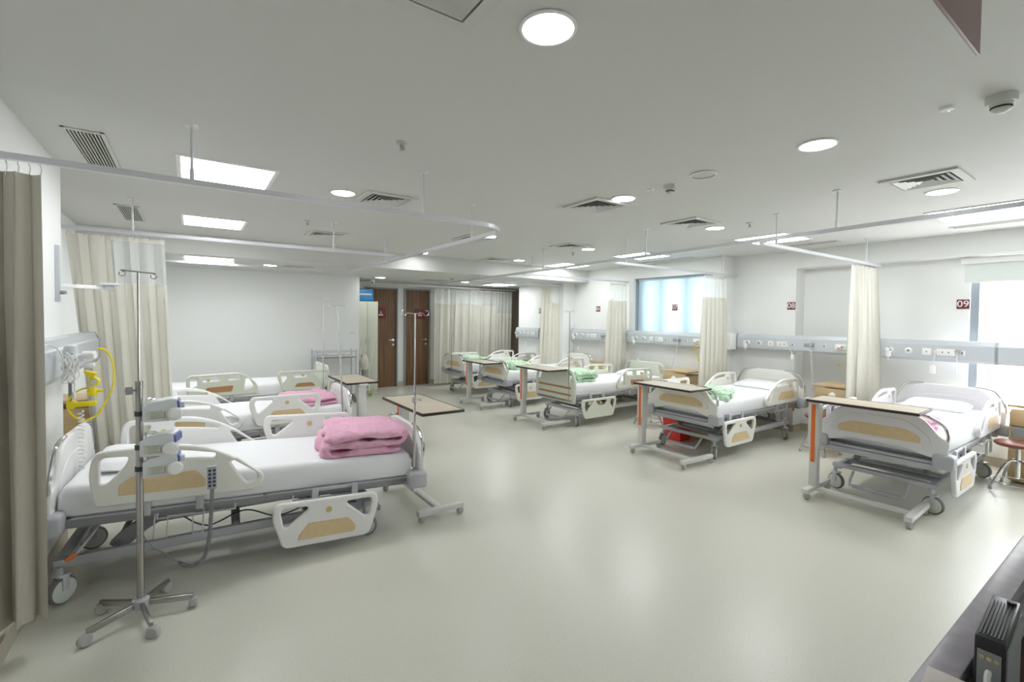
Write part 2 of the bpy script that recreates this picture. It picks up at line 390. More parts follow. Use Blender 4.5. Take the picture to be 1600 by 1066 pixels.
# ---------------------------------------------------------------- ceiling fittings
G_D = 'round downlights in the ceiling'
def downlight(x, y, z, lab, r=.085):
    t = thing('ceiling_downlight', lab, 'ceiling light', (x, y, z), 0, G_D)
    link('rim', cached('rim', lambda: B().lathe([(.085, 0), (.098, -.001), (.098, -.006), (.086, -.008), (.085, -.002), (.085, 0)], seg=32).mesh('rim', 'white_plastic')), t)
    link('diffuser', cached('disc', lambda: B().lathe([(0, -.004), (.085, -.004)], seg=32).mesh('diffuser', 'downlight_glow')), t)
for x, y, z, l in ((.99, 1.24, HC, 'large bright round downlight nearest the camera at the top'), (2.84, 1.18, HC, 'round downlight between two small sensors, upper right'),
    (4.58, 1.06, HC, 'round downlight close to the bright square vent on the right'), (1.0, 3.80, HC, 'round downlight left of a square vent, beside the largest light panel'),
    (2.87, 2.60, HC, 'round downlight at the right tip of the middle square vent'), (4.55, 2.85, HC, 'round downlight at the right tip of the vent above the numbered window'),
    (4.57, 4.77, HC, 'round downlight beside the vent left of the second window light panel'), (2.94, 4.76, HC, 'round downlight just behind the rounded bend of the near left curtain rail'),
    (4.565, 6.42, HC, 'round downlight in front of the ceiling step on the right'), (2.9, 6.60, HC, 'round downlight glaring onto the ceiling step above the doors'),
    (.975, 7.65, HL, 'round downlight in the low ceiling over the far left bed'), (2.95, 8.63, HL, 'round downlight in the low ceiling before the brown doors'),
    (4.68, 8.50, HL, 'round downlight in the low ceiling before the long curtain')):
    downlight(x, y, z, l)
def panel(x, y, z, lab, sx=.52, sy=.57):
    t = thing('ceiling_light_panel', lab, 'ceiling light', (x, y, z), 0, 'square light panels')
    ob('panel_frame', B().box((0, sy/2+.012, -.004), (sx+.05, .024, .010)).box((0, -sy/2-.012, -.004), (sx+.05, .024, .010)).box((sx/2+.012, 0, -.004), (.024, sy, .010)).box((-sx/2-.012, 0, -.004), (.024, sy, .010)), 'white_plastic', t)
    link('diffuser', cached(('pan', sx, sy), lambda: B().box((0, 0, -.003), (sx, sy, .004)).mesh('diffuser', 'panel_glow', 0)), t)
panel(.22, 3.80, HC, 'largest square light panel above the near left bed'); panel(.22, 5.86, HC, 'square light panel above the second left bed')
panel(.22, 7.35, HL, 'light panel in the low ceiling over the far left bed', .52, .55)
panel(5.68, 1.05, HC, 'light panel at the right frame edge, crossed by the curtain rail', .60); panel(5.68, 2.83, HC, 'light panel before the window wall, at the bend of a curtain rail', .60)
panel(5.70, 4.78, HC, 'light panel over the bed at the frosted window', .60); panel(5.70, 6.50, HC, 'light panel just before the ceiling step on the right', .60)
panel(5.66, 8.70, HL, 'light panel in the low ceiling over the farthest right bed')
def vent(x, y, z, lab, s=.41):
    t = thing('air_vent', lab, 'ceiling vent', (x, y, z), 0, 'square ceiling vents')
    def fr():
        b = B()
        for k in range(4):
            a = k*PI/2; b.prism([(-s/2, s/2, ), (s/2, s/2), (s/2-.045, s/2-.045), (-s/2+.045, s/2-.045)], 'z', -.014, -.001)
            bmesh.ops.rotate(b.bm, cent=(0, 0, 0), matrix=Matrix.Rotation(PI/2, 3, 'Z'), verts=b.bm.verts)
        return b.mesh('vent_frame', 'vent_white', 0)
    def lv():
        b = B()
        for q in range(4):
            o, i = s/2-.055-.034*q, s/2-.055-.034*q-.027
            if i < .01: break
            for k in range(4):
                v = [b.bm.verts.new(p) for p in ((-o, o, -.016), (o, o, -.016), (i, i, -.004), (-i, i, -.004))]
                v2 = [b.bm.verts.new(p) for p in ((-o, o, -.014), (o, o, -.014), (i, i, -.002), (-i, i, -.002))]
                b.bm.faces.new(v); b.bm.faces.new(v2[::-1])
                for a_, b_ in ((0, 1), (1, 2), (2, 3), (3, 0)): b.bm.faces.new((v[a_], v2[a_], v2[b_], v[b_]))
                bmesh.ops.rotate(b.bm, cent=(0, 0, 0), matrix=Matrix.Rotation(PI/2, 3, 'Z'), verts=b.bm.verts)
        return b.mesh('louvres', 'vent_white', 0)
    link('vent_frame', cached(('vf', s), fr), t); link('louvres', cached(('vl', s), lv), t)
    link('shade_backing', cached(('vb', s), lambda: B().box((0, 0, -.0015), (s-.06, s-.06, .001)).mesh('shade_backing', 'vent_dark', 0)), t)  # flat dark sheet painted in for the shaded depth behind the louvres
for x, y, z, l in ((.575, 1.205, HC, 'large square vent cut off by the top edge of the picture'), (1.34, 3.80, HC, 'square vent right of the small downlight on the left'),
    (2.87, 2.9, HC, 'square vent in the middle of the ceiling'), (4.12, 2.85, HC, 'square vent above the numbered window and its downlight'), (4.19, 4.70, HC, 'square vent left of the second row of window lights'),
    (4.13, 1.04, HC, 'square vent on the right with daylight catching its louvres'), (1.34, 5.85, HC, 'square vent right of the second left light panel'), (2.88, 5.0, HC, 'square vent behind the bend of the near curtain rail'),
    (4.19, 6.55, HC, 'square vent right before the ceiling step'), (1.34, 7.7, HL, 'square vent in the low ceiling over the blank wall'), (4.0, 8.55, HL, 'square vent in the low ceiling before the doors')):
    vent(x, y, z, l)
def slotvent(x, y0, y1, wd, n, lab):
    t = thing('slot_vent', lab, 'ceiling vent', (x, (y0+y1)/2, HC)); L = y1-y0
    b = B()
    for k in range(n+1): b.box((-wd/2+wd*k/n, 0, -.005), (wd/n*.36, L, .008))
    b.box((0, L/2+.01, -.005), (wd+.05, .02, .009)).box((0, -L/2-.01, -.005), (wd+.05, .02, .009))
    b.box((-wd/2-.02, 0, -.004), (.02, L+.04, .007)).box((wd/2+.02, 0, -.004), (.02, L+.04, .007))
    ob('slats', b, 'vent_white', t, smooth=0); ob('slot_shade', B().box((0, 0, -.0012), (wd+.02, L, .001)), 'vent_dark', t, smooth=0)  # dark sheet behind the slats stands in for shade in the gaps
slotvent(-.46, 3.36, 4.07, .12, 8, 'long slatted vent along the left wall nearest the camera'); slotvent(-.46, 5.44, 6.23, .12, 8, 'slatted vent along the left wall farther back')
for y0, y1, l in ((.6, 1.39, 'narrow slot vent beside the window wall at the right frame edge'), (2.43, 3.0, 'narrow slot vent above the wall with sign 08'), (4.4, 5.4, 'narrow slot vent over the frosted window')):
    slotvent(6.42, y0, y1, .07, 2, l)
def sprinkler(x, y, z, lab):
    t = thing('fire_sprinkler', lab, 'sprinkler', (x, y, z), 0, 'ceiling sprinklers')
    link('rosette', cached('spr', lambda: B().lathe([(0, 0), (.035, 0), (.033, -.008), (.012, -.012), (0, -.012)]).mesh('rosette', 'vent_white')), t)
    link('nozzle', cached('spn', lambda: B().cyl((0, 0, -.008), (0, 0, -.04), .006, 10).cyl((0, 0, -.04), (0, 0, -.044), .016, 14).tube([(-.010, 0, -.016), (-.013, 0, -.028), (0, 0, -.04)], .0025).tube([(.010, 0, -.016), (.013, 0, -.028), (0, 0, -.04)], .0025).mesh('nozzle', 'steel')), t)
for x, y, z, l in ((.98, 2.51, HC, 'sprinkler between the near vent and the big downlight'), (1.0, 5.15, HC, 'sprinkler above the second left curtain rail'), (4.58, 2.5, HC, 'sprinkler near the light panel at the rail bend'),
    (4.66, 5.18, HC, 'sprinkler beyond the vent in the second window row'), (1.75, 7.7, HL, 'sprinkler in the low ceiling over the blank wall')):
    sprinkler(x, y, z, l)
def sensor(name, x, y, z, r, lab, cat, tall=.05):
    t = thing(name, lab, cat, (x, y, z))
    ob('sensor_base', B().lathe([(0, 0), (r, 0), (r, -tall*.35), (r*.92, -tall*.45), (0, -tall*.45)], seg=24), 'vent_white', t)
    ob('sensing_head', B().lathe([(0, -tall*.4), (r*.75, -tall*.42), (r*.6, -tall*.85), (r*.3, -tall), (0, -tall)], seg=20), 'wheel_disc', t)
    ob('sensor_grille', B().lathe([(r*.66, -tall*.62), (r*.70, -tall*.70), (r*.58, -tall*.80)], seg=20), 'vent_dark', t)
sensor('smoke_detector', 2.86, .478, HC, .052, 'white smoke detector at the right edge, nearest the camera', 'smoke detector', .07)
sensor('smoke_detector', 2.86, 2.15, HC, .045, 'white smoke detector between a ceiling speaker and a downlight', 'smoke detector', .065)
sensor('smoke_detector', 4.0, 7.75, HL, .045, 'smoke detector in the low ceiling before the doors', 'smoke detector', .05)
for x, y, z, l in ((2.815, .643, HC, 'tiny white ceiling sensor left of the near smoke detector'), (2.835, 2.307, HC, 'tiny white ceiling sensor left of the farther smoke detector')):
    t = thing('ceiling_sensor', l, 'sensor', (x, y, z)); ob('sensor_base', B().lathe([(0, 0), (.028, 0), (.024, -.012), (0, -.014)]), 'white_plastic', t); ob('sensor_lens', B().lathe([(0, -.012), (.009, -.014), (0, -.02)], (.006, 0, 0)), 'chrome', t)
t = thing('ceiling_speaker', 'flat round white speaker cover in the ceiling', 'speaker', (2.816, 1.857, HC)); ob('speaker_rim', B().lathe([(.075, 0), (.085, -.002), (.085, -.008), (.075, -.010)], seg=32), 'white_plastic', t)
ob('speaker_grille', B().lathe([(0, -.006), (.076, -.006)], seg=32), 'vent_white', t)
t = thing('security_camera', 'small white dome camera above the pale green cabinet', 'security camera', (3.02, 9.3, HL)); ob('camera_base', B().lathe([(0, 0), (.05, 0), (.048, -.03), (0, -.03)]), 'white_plastic', t)
ob('camera_ball', B().lathe([(0, -.09), (.025, -.083), (.038, -.06), (.04, -.045), (.035, -.03), (0, -.03)], seg=20), 'white_plastic', t); ob('camera_lens', B().lathe([(0, .0), (.015, 0), (.013, .012), (0, .012)], (-.012, -.034, -.055), (-.3, -1, -.1)), 'black', t)

# ---------------------------------------------------------------- curtain rails
ZR = 2.23
def rail(name, lab, paths, rods, joints=()):
    t = thing(name, lab, 'curtain rail', (paths[0][0][0], paths[0][0][1], ZR))
    o = Vector((paths[0][0][0], paths[0][0][1], 0))
    b = B()
    for p in paths: b.tube([Vector((q[0], q[1], 0))-o for q in p], .021, 4, ph=PI/4)
    ob('track', b, 'rail_metal', t)
    for x, y, hc in rods:
        hz = hc-ZR
        r_ = link('hanger_rod', cached(('rod', round(hz, 2)), lambda: B().cyl((0, 0, .012), (0, 0, hz), .0065, 10).cyl((0, 0, .01), (0, 0, .07), .010, 10).mesh('hanger_rod', 'rail_metal')), t, (x-o.x, y-o.y, 0))
        link('ceiling_flange', cached(('fl', round(hz, 2)), lambda: B().lathe([(0, hz), (.032, hz), (.030, hz-.008), (0, hz-.008)]).mesh('ceiling_flange', 'rail_metal')), r_)
XM_ = 2.02
rail('curtain_rail', 'long white curtain rail around the left beds, bending over the aisle',
     [[(XL, 2.94)] + [(x, 2.94) for x in (0, 1, 1.7)] + [p[:2] for p in arc((1.74, 3.22), .28, -PI/2, 0, 8, 0)] + [(XM_, 4), (XM_, 5.4), (XM_, 7.41)],
      [(XL2, 5.07), (.5, 5.07), (XM_, 5.07)], [(XL2, 7.41), (.5, 7.41), (XM_, 7.41)]],
     [(.015, 2.94, HC), (1.3, 2.94, HC), (XM_, 3.55, HC), (1.24, 5.07, HC), (-.39, 5.07, HC), (XM_, 5.75, HC), (.5, 7.41, HL)])
def XB(y): return 3.885+.045*y
def branch(y, xe): return [(XB(y), y-.22)] + [p[:2] for p in arc((XB(y)+.2, y-.2), .2, PI, PI/2, 6, 0)] + [(5.2, y), (xe, y)]
rail('curtain_rail', 'long white curtain rail along the right beds with cross branches to each curtain',
     [[(XB(y), y) for y in (-1.6, 0, 3, 6, 8.6)] + [p[:2] for p in arc((XB(8.6)-.3, 8.6), .3, 0, PI/2, 5, 0)][:3], branch(2.15, 6.92), branch(3.95, 6.92), branch(5.88, 6.65), branch(7.42, 6.34)],
     [(XB(1.5), 1.5, HC), (6.5, 2.15, HC), (4.4, 2.15, HC), (XB(3.33), 3.33, HC), (4.42, 3.95, HC), (6.5, 3.95, HC), (XB(5.2), 5.2, HC), (4.44, 5.88, HC), (XB(7.1), 7.1, HL), (5.3, 7.42, HL)])
rail('curtain_rail', 'white curtain rail before the end wall carrying the long curtain', [[(3.85, 9.55), (5, 9.6), (6.75, 9.62)]], [(4.55, 9.58, HL), (6.1, 9.61, HL)])

# ---------------------------------------------------------------- curtains
def cloth(t0, t1, b0, b1, z1, z0, folds, amp, material, name, parent, seed=0, rows=14, amp_top=.5, lo=0., hi=1., zs=None):
    """pleated sheet between a top line and a bottom line"""
    b = B(); n = int(folds*10); V = []
    t0, t1, b0, b1 = map(Vector, (t0, t1, b0, b1))
    rs = random.Random(seed); phs = [rs.uniform(-.5, .5) for _ in range(int(folds)+3)]; am = [rs.uniform(.6, 1.25) for _ in range(int(folds)+3)]
    zt, zb = z1, z0
    for j in range(rows+1):
        s = j/rows; z = zt+(zb-zt)*s
        full = (2.16-z)/(2.16-.2); full = min(max(full, 0), 1)
        row = []
        for i in range(n+1):
            t = lo+(hi-lo)*i/n
            tl, bl = t0.lerp(t1, t), b0.lerp(b1, t); p = tl.lerp(bl, full)
            d = (t1-t0).normalized(); pr = Vector((-d.y, d.x))
            k = t*folds; ki = int(k); fr_ = k-ki
            A = am[ki]*(1-fr_)+am[ki+1]*fr_; ph = phs[ki]*(1-fr_)+phs[ki+1]*fr_
            a = amp*A*(amp_top+(1-amp_top)*min(full*2.2, 1))
            th = 2*PI*k+ph*(.4+full*1.1)
            off = a*math.sin(th)+.25*a*math.sin(2.3*th+ph*5+full*1.5)
            p = p+pr*off+d*(.35*a*math.sin(2*th+full))
            row.append(b.bm.verts.new((p.x, p.y, z)))
        V.append(row)
    for r0, r1 in zip(V, V[1:]):
        for i in range(n): b.bm.faces.new((r0[i], r0[i+1], r1[i+1], r1[i]))
    me = b.mesh(name, material, 0); me.polygons.foreach_set('use_smooth', [True]*len(me.polygons))
    return link(name, me, parent)
def curtain(lab, t0, t1, b0, b1, folds, amp, zt=2.17, zb=.25, mesh=None, material='curtain', seed=0, grp=None, part=(0, 1), aw=.5):
    t = thing('privacy_curtain', lab, 'curtain', (0, 0, 0), 0, grp)
    if mesh:
        cloth(t0, t1, b0, b1, mesh, zb, folds, amp, material, 'fabric', t, seed, 16, aw)
        cloth(t0, t1, b0, b1, zt-.035, mesh, folds, amp, 'curtain_mesh', 'mesh_panel', t, seed, 5, aw, part[0], part[1])
        if part[0] > 0: cloth(t0, t1, b0, b1, zt-.035, mesh, folds, amp, material, 'solid_panel', t, seed, 5, aw, 0, part[0])
        cloth(t0, t1, b0, b1, zt, zt-.035, folds, amp, material, 'header_band', t, seed, 2, aw)
    else:
        cloth(t0, t1, b0, b1, zt, zb, folds, amp, material, 'fabric', t, seed, 18, aw)
    hk = B(); T0, T1 = Vector(t0), Vector(t1); m = max(4, int((T1-T0).length/.05))
    for k in range(m+1):
        p = T0.lerp(T1, k/m); hk.tube([(p.x, p.y, ZR-.018), (p.x+.006, p.y, ZR-.04), (p.x, p.y, zt-.02)], .0022, 5)
    ob('hooks', hk, 'chrome', t)
    return t
curtain('beige curtain with shade put into its colour, hanging at the far left edge of the picture', (-.69, 2.94), (-.548, 2.94), (-.695, 2.96), (-.55, 2.96), 1.6, .065, 2.165, .145, material='curtain_shaded', seed=3)
curtain('beige curtain with wide net top between the two near left beds', (-.80, 5.05), (-.17, 5.05), (-.64, 5.04), (-.09, 5.04), 6, .045, 2.185, .28, 1.80, seed=5, part=(.42, 1))
curtain('plain cream curtain without net top, between signs 08 and 09', (6.12, 2.15), (6.80, 2.15), (6.02, 2.13), (6.88, 2.13), 5, .045, 2.19, .35, seed=8)
curtain('cream curtain with net top right of the frosted window', (6.06, 3.95), (6.62, 3.95), (5.94, 3.93), (6.66, 3.93), 6, .045, 2.19, .35, 1.88, seed=9)
curtain('cream curtain with net top between sign 06 and the frosted window', (6.16, 5.88), (6.60, 5.88), (6.02, 5.86), (6.60, 5.86), 5, .05, 2.19, .35, 1.88, seed=11)
curtain('greyish curtain hiding the number sign of the far bed bay', (5.86, 7.42), (6.30, 7.42), (5.76, 7.40), (6.30, 7.40), 5, .05, 2.19, .35, 1.86, seed=12, part=(.5, 1))
curtain('long cream curtain drawn in front of the end wall beside the doors', (4.52, 9.585), (6.22, 9.62), (4.50, 9.585), (6.15, 9.62), 9, .045, 2.19, .05, 1.84, seed=14, aw=.7)
curtain('bunched cream curtain with deep net top at the right end of the long one', (6.15, 9.59), (6.64, 9.61), (6.11, 9.59), (6.60, 9.61), 5, .04, 2.19, .05, 1.66, seed=21)

# ---------------------------------------------------------------- hospital beds
def head_rail(b):
    if b == 'A':
        o = rpoly([(.03, 0, .03), (0, .16, .05), (.01, .30, .09), (.42, .315, .2), (.60, .255, .15), (.84, .085, .05), (.80, 0, .04)])
        h = [rpoly([(.045, .265, .03), (.165, .262, .015), (.155, .22, .02), (.08, .125, .015), (.05, .13, .015)]),
             rpoly([(.30, .276, .012), (.42, .274, .03), (.57, .246, .012), (.565, .218, .012), (.48, .228, .03), (.30, .240, .012)]),
             rpoly([(.645, .185, .012), (.67, .195, .015), (.79, .10, .02), (.792, .068, .015), (.74, .048, .015), (.71, .08, .03)])]
    else:
        o = rpoly([(.03, 0, .03), (0, .16, .05), (.01, .285, .06), (.62, .30, .2), (.80, .14, .10), (.80, 0, .04)])
        h = [rpoly([(.04, .245, .02), (.12, .25, .02), (.12, .15, .02), (.05, .12, .02)]), rpoly([(.17, .255, .02), (.38, .262, .02), (.37, .20, .02), (.18, .19, .02)]),
             rpoly([(.44, .262, .02), (.60, .262, .03), (.60, .21, .02), (.46, .20, .02)]), rpoly([(.66, .22, .02), (.70, .21, .03), (.76, .10, .02), (.64, .06, .02)])]
    return plate('side_rail', o, h, .034, .012, 'cream_plastic' if b == 'A' else 'sage_plastic')
def foot_rail(b):
    if b == 'A':
        o = rpoly([(.07, 0, .04), (0, .2, .06), (.015, .29, .06), (.645, .29, .06), (.66, .2, .05), (.605, 0, .05)])
        h = [rpoly([(.05, .225, .02), (.06, .255, .02), (.205, .25, .015), (.21, .232, .015), (.09, .135, .012), (.07, .14, .012)]),
             rpoly([(.45, .25, .015), (.605, .255, .02), (.615, .225, .02), (.595, .14, .012), (.57, .135, .012), (.455, .232, .015)])]
    else:
        o = rpoly([(.07, 0, .04), (0, .2, .06), (.015, .28, .06), (.695, .28, .06), (.70, .2, .05), (.645, 0, .05)])
        h = [rpoly([(.04, .24, .02), (.12, .245, .02), (.13, .18, .02), (.07, .11, .02)]), rpoly([(.20, .245, .02), (.42, .245, .02), (.38, .18, .02), (.23, .18, .02)]),
             rpoly([(.47, .245, .02), (.64, .245, .02), (.63, .11, .02), (.60, .11, .02)])]
    return plate('side_rail', o, h, .032, .011, 'cream_plastic' if b == 'A' else 'sage_plastic')
def inlay(pts, m): return plate('rail_inlay', rpoly(pts), [], .008, .002, m, bres=1)
def arcup(w, z0, z1, n=10): return [(w*math.cos(PI*k/n), z0+(z1-z0)*math.sin(PI*k/n)) for k in range(n+1)]
def end_board(b, head):
    if b == 'A':
        top = .80 if head else .745
        o = rpoly([(-.45, .40, .02), (-.462, .56, .03), (-.40, .59, .04), (-.31, top-.04, .05), (-.20, top, .15), (.20, top, .15), (.31, top-.04, .05), (.40, .59, .04), (.462, .56, .03), (.45, .40, .02), (.30, .42, .05), (.20, .455, .05), (-.20, .455, .05), (-.30, .42, .05)])
        return plate('board', o, [], .035, .012, 'cream_plastic', 'yz')
    o = rpoly([(-.44, .30, .04), (-.45, .62, .08), (-.38, .79, .10), (.38, .79, .10), (.45, .62, .08), (.44, .30, .04)])
    h = [rpoly([(s*.30, .74, .02), (s*.36, .73, .03), (s*.40, .60, .02), (s*.33, .60, .02)]) for s in (-1, 1)]
    return plate('board', o, h, .035, .012, 'sage_plastic', 'yz')
def wheel_mesh():
    b = B(); prof = [(0, -.018), (.045, -.018), (.055, -.020), (.068, -.016), (.072, -.008), (.072, .008), (.068, .016), (.055, .020), (.045, .018), (0, .018)]
    b.lathe(prof, (0, 0, .072), (0, 1, 0), 24); return b.mesh('tyre', 'rubber')
def caster(parent, x, y, rz, fork='light_metal', disc='wheel_disc'):
    f = link('caster', cached(('cf', fork), lambda: B().box((.0, -.027, .115), (.034, .006, .085), .002).box((.0, .027, .115), (.034, .006, .085), .002).box((.0, 0, .152), (.06, .055, .014), .004).cyl((-.01, 0, .155), (-.01, 0, .20), .016, 12).mesh('caster', fork)), parent, (x, y, 0), (0, 0, rz))
    t = link('tyre', cached('tyre', wheel_mesh), f)
    link('wheel_disc', cached(('wd', disc), lambda: B().lathe([(0, -.026), (.04, -.025), (.061, -.0205), (.061, .0205), (.04, .025), (0, .026)], (0, 0, .072), (0, 1, 0), 24).mesh('wheel_disc', disc)), f)
def mattress_mesh():
    b = B(); nx, ny = 40, 16; L, W, T = .955, .395, .17
    def f(u, v, top):
        ex = .04; x, y = L*u, W*v
        edge = max(abs(u)-(1-ex/L), 0)/(ex/L); edy = max(abs(v)-(1-ex/W), 0)/(ex/W)
        d = min(math.hypot(edge, edy), 1); drop = ex*(1-math.sqrt(max(1-d*d, 0)))
        z = T-drop + .004*noise.noise(Vector((x*4, y*4, 0)))
        if not top: z = drop*.6
        return (x, y, z)
    us = sorted(set([-1+.01*k for k in range(6)]+[-1+2*k/nx for k in range(nx+1)]+[1-.01*k for k in range(6)])); vs = sorted(set([-1+.025*k for k in range(5)]+[-1+2*k/ny for k in range(ny+1)]+[1-.025*k for k in range(5)]))
    for top in (1, 0):
        g = [[b.bm.verts.new(f(u, v, top)) for v in vs] for u in us]
        for i in range(len(us)-1):
            for j in range(len(vs)-1): b.bm.faces.new((g[i][j], g[i+1][j], g[i+1][j+1], g[i][j+1]))
        if top: G = g
        else: G2 = g
    ring = lambda g: [g[i][0] for i in range(len(us))]+[g[-1][j] for j in range(1, len(vs))]+[g[i][-1] for i in range(len(us)-2, -1, -1)]+[g[0][j] for j in range(len(vs)-2, 0, -1)]
    r1, r2 = ring(G), ring(G2)
    for i in range(len(r1)): k = (i+1) % len(r1); b.bm.faces.new((r1[i], r1[k], r2[k], r2[i]))
    bmesh.ops.remove_doubles(b.bm, verts=b.bm.verts, dist=.0005)
    return b.mesh('mattress', 'sheet', 70)
def bed(lab, x, y, rz, kind='A', near=1, near_foot='down', pitch=0, fo=.03, ho=-.83, tint=None, casters=(.3, -.4, .2, .5), far_foot=True, far_head=True, dz=0, ru=.505, zd=.16, bs=.07):
    """head at local -x, foot at +x; near = sign of the local y side that faces the camera"""
    t = thing('hospital_bed', lab, 'bed', (x, y, 0), rz, 'adjustable hospital beds')
    R = (0, -pitch, 0) if pitch else None
    up = lambda n, me, loc=(0, 0, 0), par=t, r=R: link(n, me, par, (loc[0], loc[1], loc[2]+dz+loc[0]*pitch), r)
    # base chassis
    bk = 'light_metal' if kind == 'B' else 'bumper_grey'
    link('base_frame', cached('base'+kind, lambda: B().box((0, .33, .215), (1.62, .04, .055), .006).box((0, -.33, .215), (1.62, .04, .055), .006).box((.80, 0, .225), (.06, .74, .035), .006).box((-.80, 0, .225), (.06, .74, .035), .006).box((0, 0, .22), (.05, .62, .04), .004).box((.42, 0, .22), (.05, .62, .04), .004).box((0, .12, .20), (1.0, .03, .03), .003).mesh('base_frame', bk)), t, (bs, 0, 0))
    for sx in (-1, 1):
        for sy in (-1, 1): caster(t, bs+sx*.80, sy*.345, casters[(sx+1)//2*2+(sy+1)//2])
    for s in (-1, 1):                                                 # lift arms
        for q in (-1, 1):
            link('lift_arm', cached(('la', s, q), lambda: plate('lift_arm', [(s*x_, z_) for x_, z_ in rpoly([(.70, .22, .02), (.62, .30, .05), (.46, .385, .03), (.40, .375, .02), (.40, .33, .02), (.52, .27, .05), (.60, .20, .02), (.66, .19, .02)])], [], .03, .004, 'grey_metal', bres=1)), t, (bs*.5, q*.25, dz))
        link('torque_tube', cached(('tt', s), lambda: B().cyl((s*.43, -.30, .355), (s*.43, .30, .355), .020, 12).cyl((s*.43, -.30, .355), (s*.43, -.28, .355), .034, 14).cyl((s*.43, .28, .355), (s*.43, .30, .355), .034, 14).mesh('torque_tube', 'grey_metal')), t, (bs*.5, 0, dz))
        link('pivot_shaft', cached(('ps', s), lambda: B().cyl((s*.65, -.34, .235), (s*.65, .34, .235), .018, 10).mesh('pivot_shaft', 'grey_metal')), t, (bs*.5, 0, 0))
    link('actuator_motor', cached('motor', lambda: B().cyl((-.42, .05, .32), (.24, .05, .28), .028, 14).box((.27, .05, .29), (.16, .10, .10), .015).mesh('actuator_motor', 'dark_metal')), t, (0, 0, dz))
    link('control_box', cached('cbox', lambda: B().box((-.02, -.20*near, .315), (.24, .13, .07), .012).mesh('control_box', 'dark_metal')), t, (0, 0, dz))
    link('motor_can', cached('can', lambda: B().cyl((.30, 0, .26), (.30, 0, .36), .04, 16, bev=.006).mesh('motor_can', 'dark_metal')), t, (0, near*.30, dz))
    link('brake_pedal', cached('pedal', lambda: B().tube([(.83, -.20, .20), (.90, -.20, .14), (.93, -.19, .10), (.93, .19, .10), (.90, .20, .14), (.83, .20, .20)], .011, 8).box((.935, 0, .10), (.03, .34, .03), .006).mesh('brake_pedal', 'bumper_grey')), t, (bs, 0, 0))
    link('wiring', cached(('wire', near), lambda: B().tube(smooth_path([(-.45, near*.30, .35), (-.30, near*.33, .25), (-.10, near*.32, .30), (.08, near*.33, .23), (.26, near*.32, .27), (.34, near*.3, .34)]), .005, 6).mesh('wiring', 'dark_metal')), t, (0, 0, dz))
    # sleeping deck
    up('deck', cached('deck'+kind, lambda: B().box((0, 0, .385), (1.86, .78, .022), .004).box((0, .385, .375), (1.94, .03, .05), .006).box((0, -.385, .375), (1.94, .03, .05), .006).box((.96, 0, .36), (.035, .80, .05), .006).box((-.96, 0, .36), (.035, .80, .05), .006).box((-.2, 0, .35), (.04, .7, .04)).box((.3, 0, .35), (.04, .7, .04)).mesh('deck', 'grey_metal')))
    up('deck_pad', cached('deckpad', lambda: B().box((-.47, 0, .398), (.90, .80, .01), .003).box((.22, 0, .398), (.44, .80, .01), .003).box((.70, 0, .398), (.48, .80, .01), .003).mesh('deck_pad', 'bumper_grey')))
    m_ = up('mattress', cached('mattress', mattress_mesh), (0, 0, .402)); m_['label'] = 'mattress under a smooth white sheet'
    for sy in (-1, 1):
        for xa in (-.55, .15):
            up('side_hanger', cached(('sh', sy, xa), lambda: B().tube([(xa, sy*.40, .372), (xa, sy*.425, .35), (xa+.38, sy*.425, .35), (xa+.38, sy*.40, .372)], .006, 6).mesh('side_hanger', 'light_metal')))
    if kind == 'A': up('bag_hook', cached(('bh', near), lambda: B().tube([(-.56, near*.405, .37), (-.56, near*.43, .36), (-.56, near*.43, .24), (-.50, near*.43, .24), (-.50, near*.43, .36), (-.38, near*.43, .36), (-.38, near*.43, .24), (-.33, near*.43, .24), (-.33, near*.43, .36), (-.33, near*.405, .37)], .005, 6).mesh('bag_hook', 'light_metal')))
    # end boards
    for s, nm in ((1, 'footboard'), (-1, 'headboard')):
        bm0 = cached((nm, kind), lambda: end_board(kind, s < 0))
        if tint: bm0 = cached((nm, tint), lambda: retint(bm0, tint))
        bo = link(nm, bm0, t, (s*1.0, 0, dz+s*pitch*1.0-.0), (0, -pitch, 0))
        if kind == 'A':
            link('raised_field', cached(('rf', s, tint), lambda: plate('raised_field', rpoly([(-.36, .50, .03), (-.34, .58, .08), (-.20, .69, .12), (.20, .69, .12), (.34, .58, .08), (.36, .50, .03)]), [], .043, .004, tint or 'cream_plastic', 'yz', 1)), bo)
            link('board_inlay', cached(('bi', s), lambda: plate('board_inlay', rpoly([(-.29, .51, .04), (-.29, .56, .03), (-.20, .61, .06), (.20, .61, .06), (.29, .56, .03), (.29, .51, .04)]), [], .008, .002, 'wood_inlay', 'yz', 1)), bo, (s*.021, 0, 0))['label'] = 'light wood inlay on the outer face'
            for q in (-1, 1):
                zt = .755 if s > 0 else .81
                link('grab_handle', cached(('gh', s, q), lambda: B().tube(smooth_path([(0, q*.445, .55), (0, q*.450, .60), (0, q*.43, .665), (0, q*.37, zt-.045), (0, q*.30, zt-.02), (0, q*.20, zt-.012)], 5), .013, 10).mesh('grab_handle', 'chrome')), bo)['label'] = 'chrome grab handle'
        else:
            for k, z in enumerate((.42, .52)):
                link('board_inlay', cached(('bb', k), lambda: B().box((0, 0, z), (.042, .74, .035), .008).mesh('board_inlay', 'brown_inlay')), bo)['label'] = 'brown wood strip'
        for q in (-1, 1):
            if kind == 'A':
                up('corner_bumper', cached('bump', lambda: B().box((0, 0, 0), (.13, .13, .115), .022, 3).mesh('corner_bumper', 'bumper_grey')), (s*.985, q*.43, .395))
        up('end_bar', cached('endbar', lambda: B().box((0, 0, .335), (.035, .80, .05), .008).box((-.0, 0, .375), (.03, .72, .02), .004).mesh('end_bar', 'bumper_grey')), (s*1.0, 0, 0))
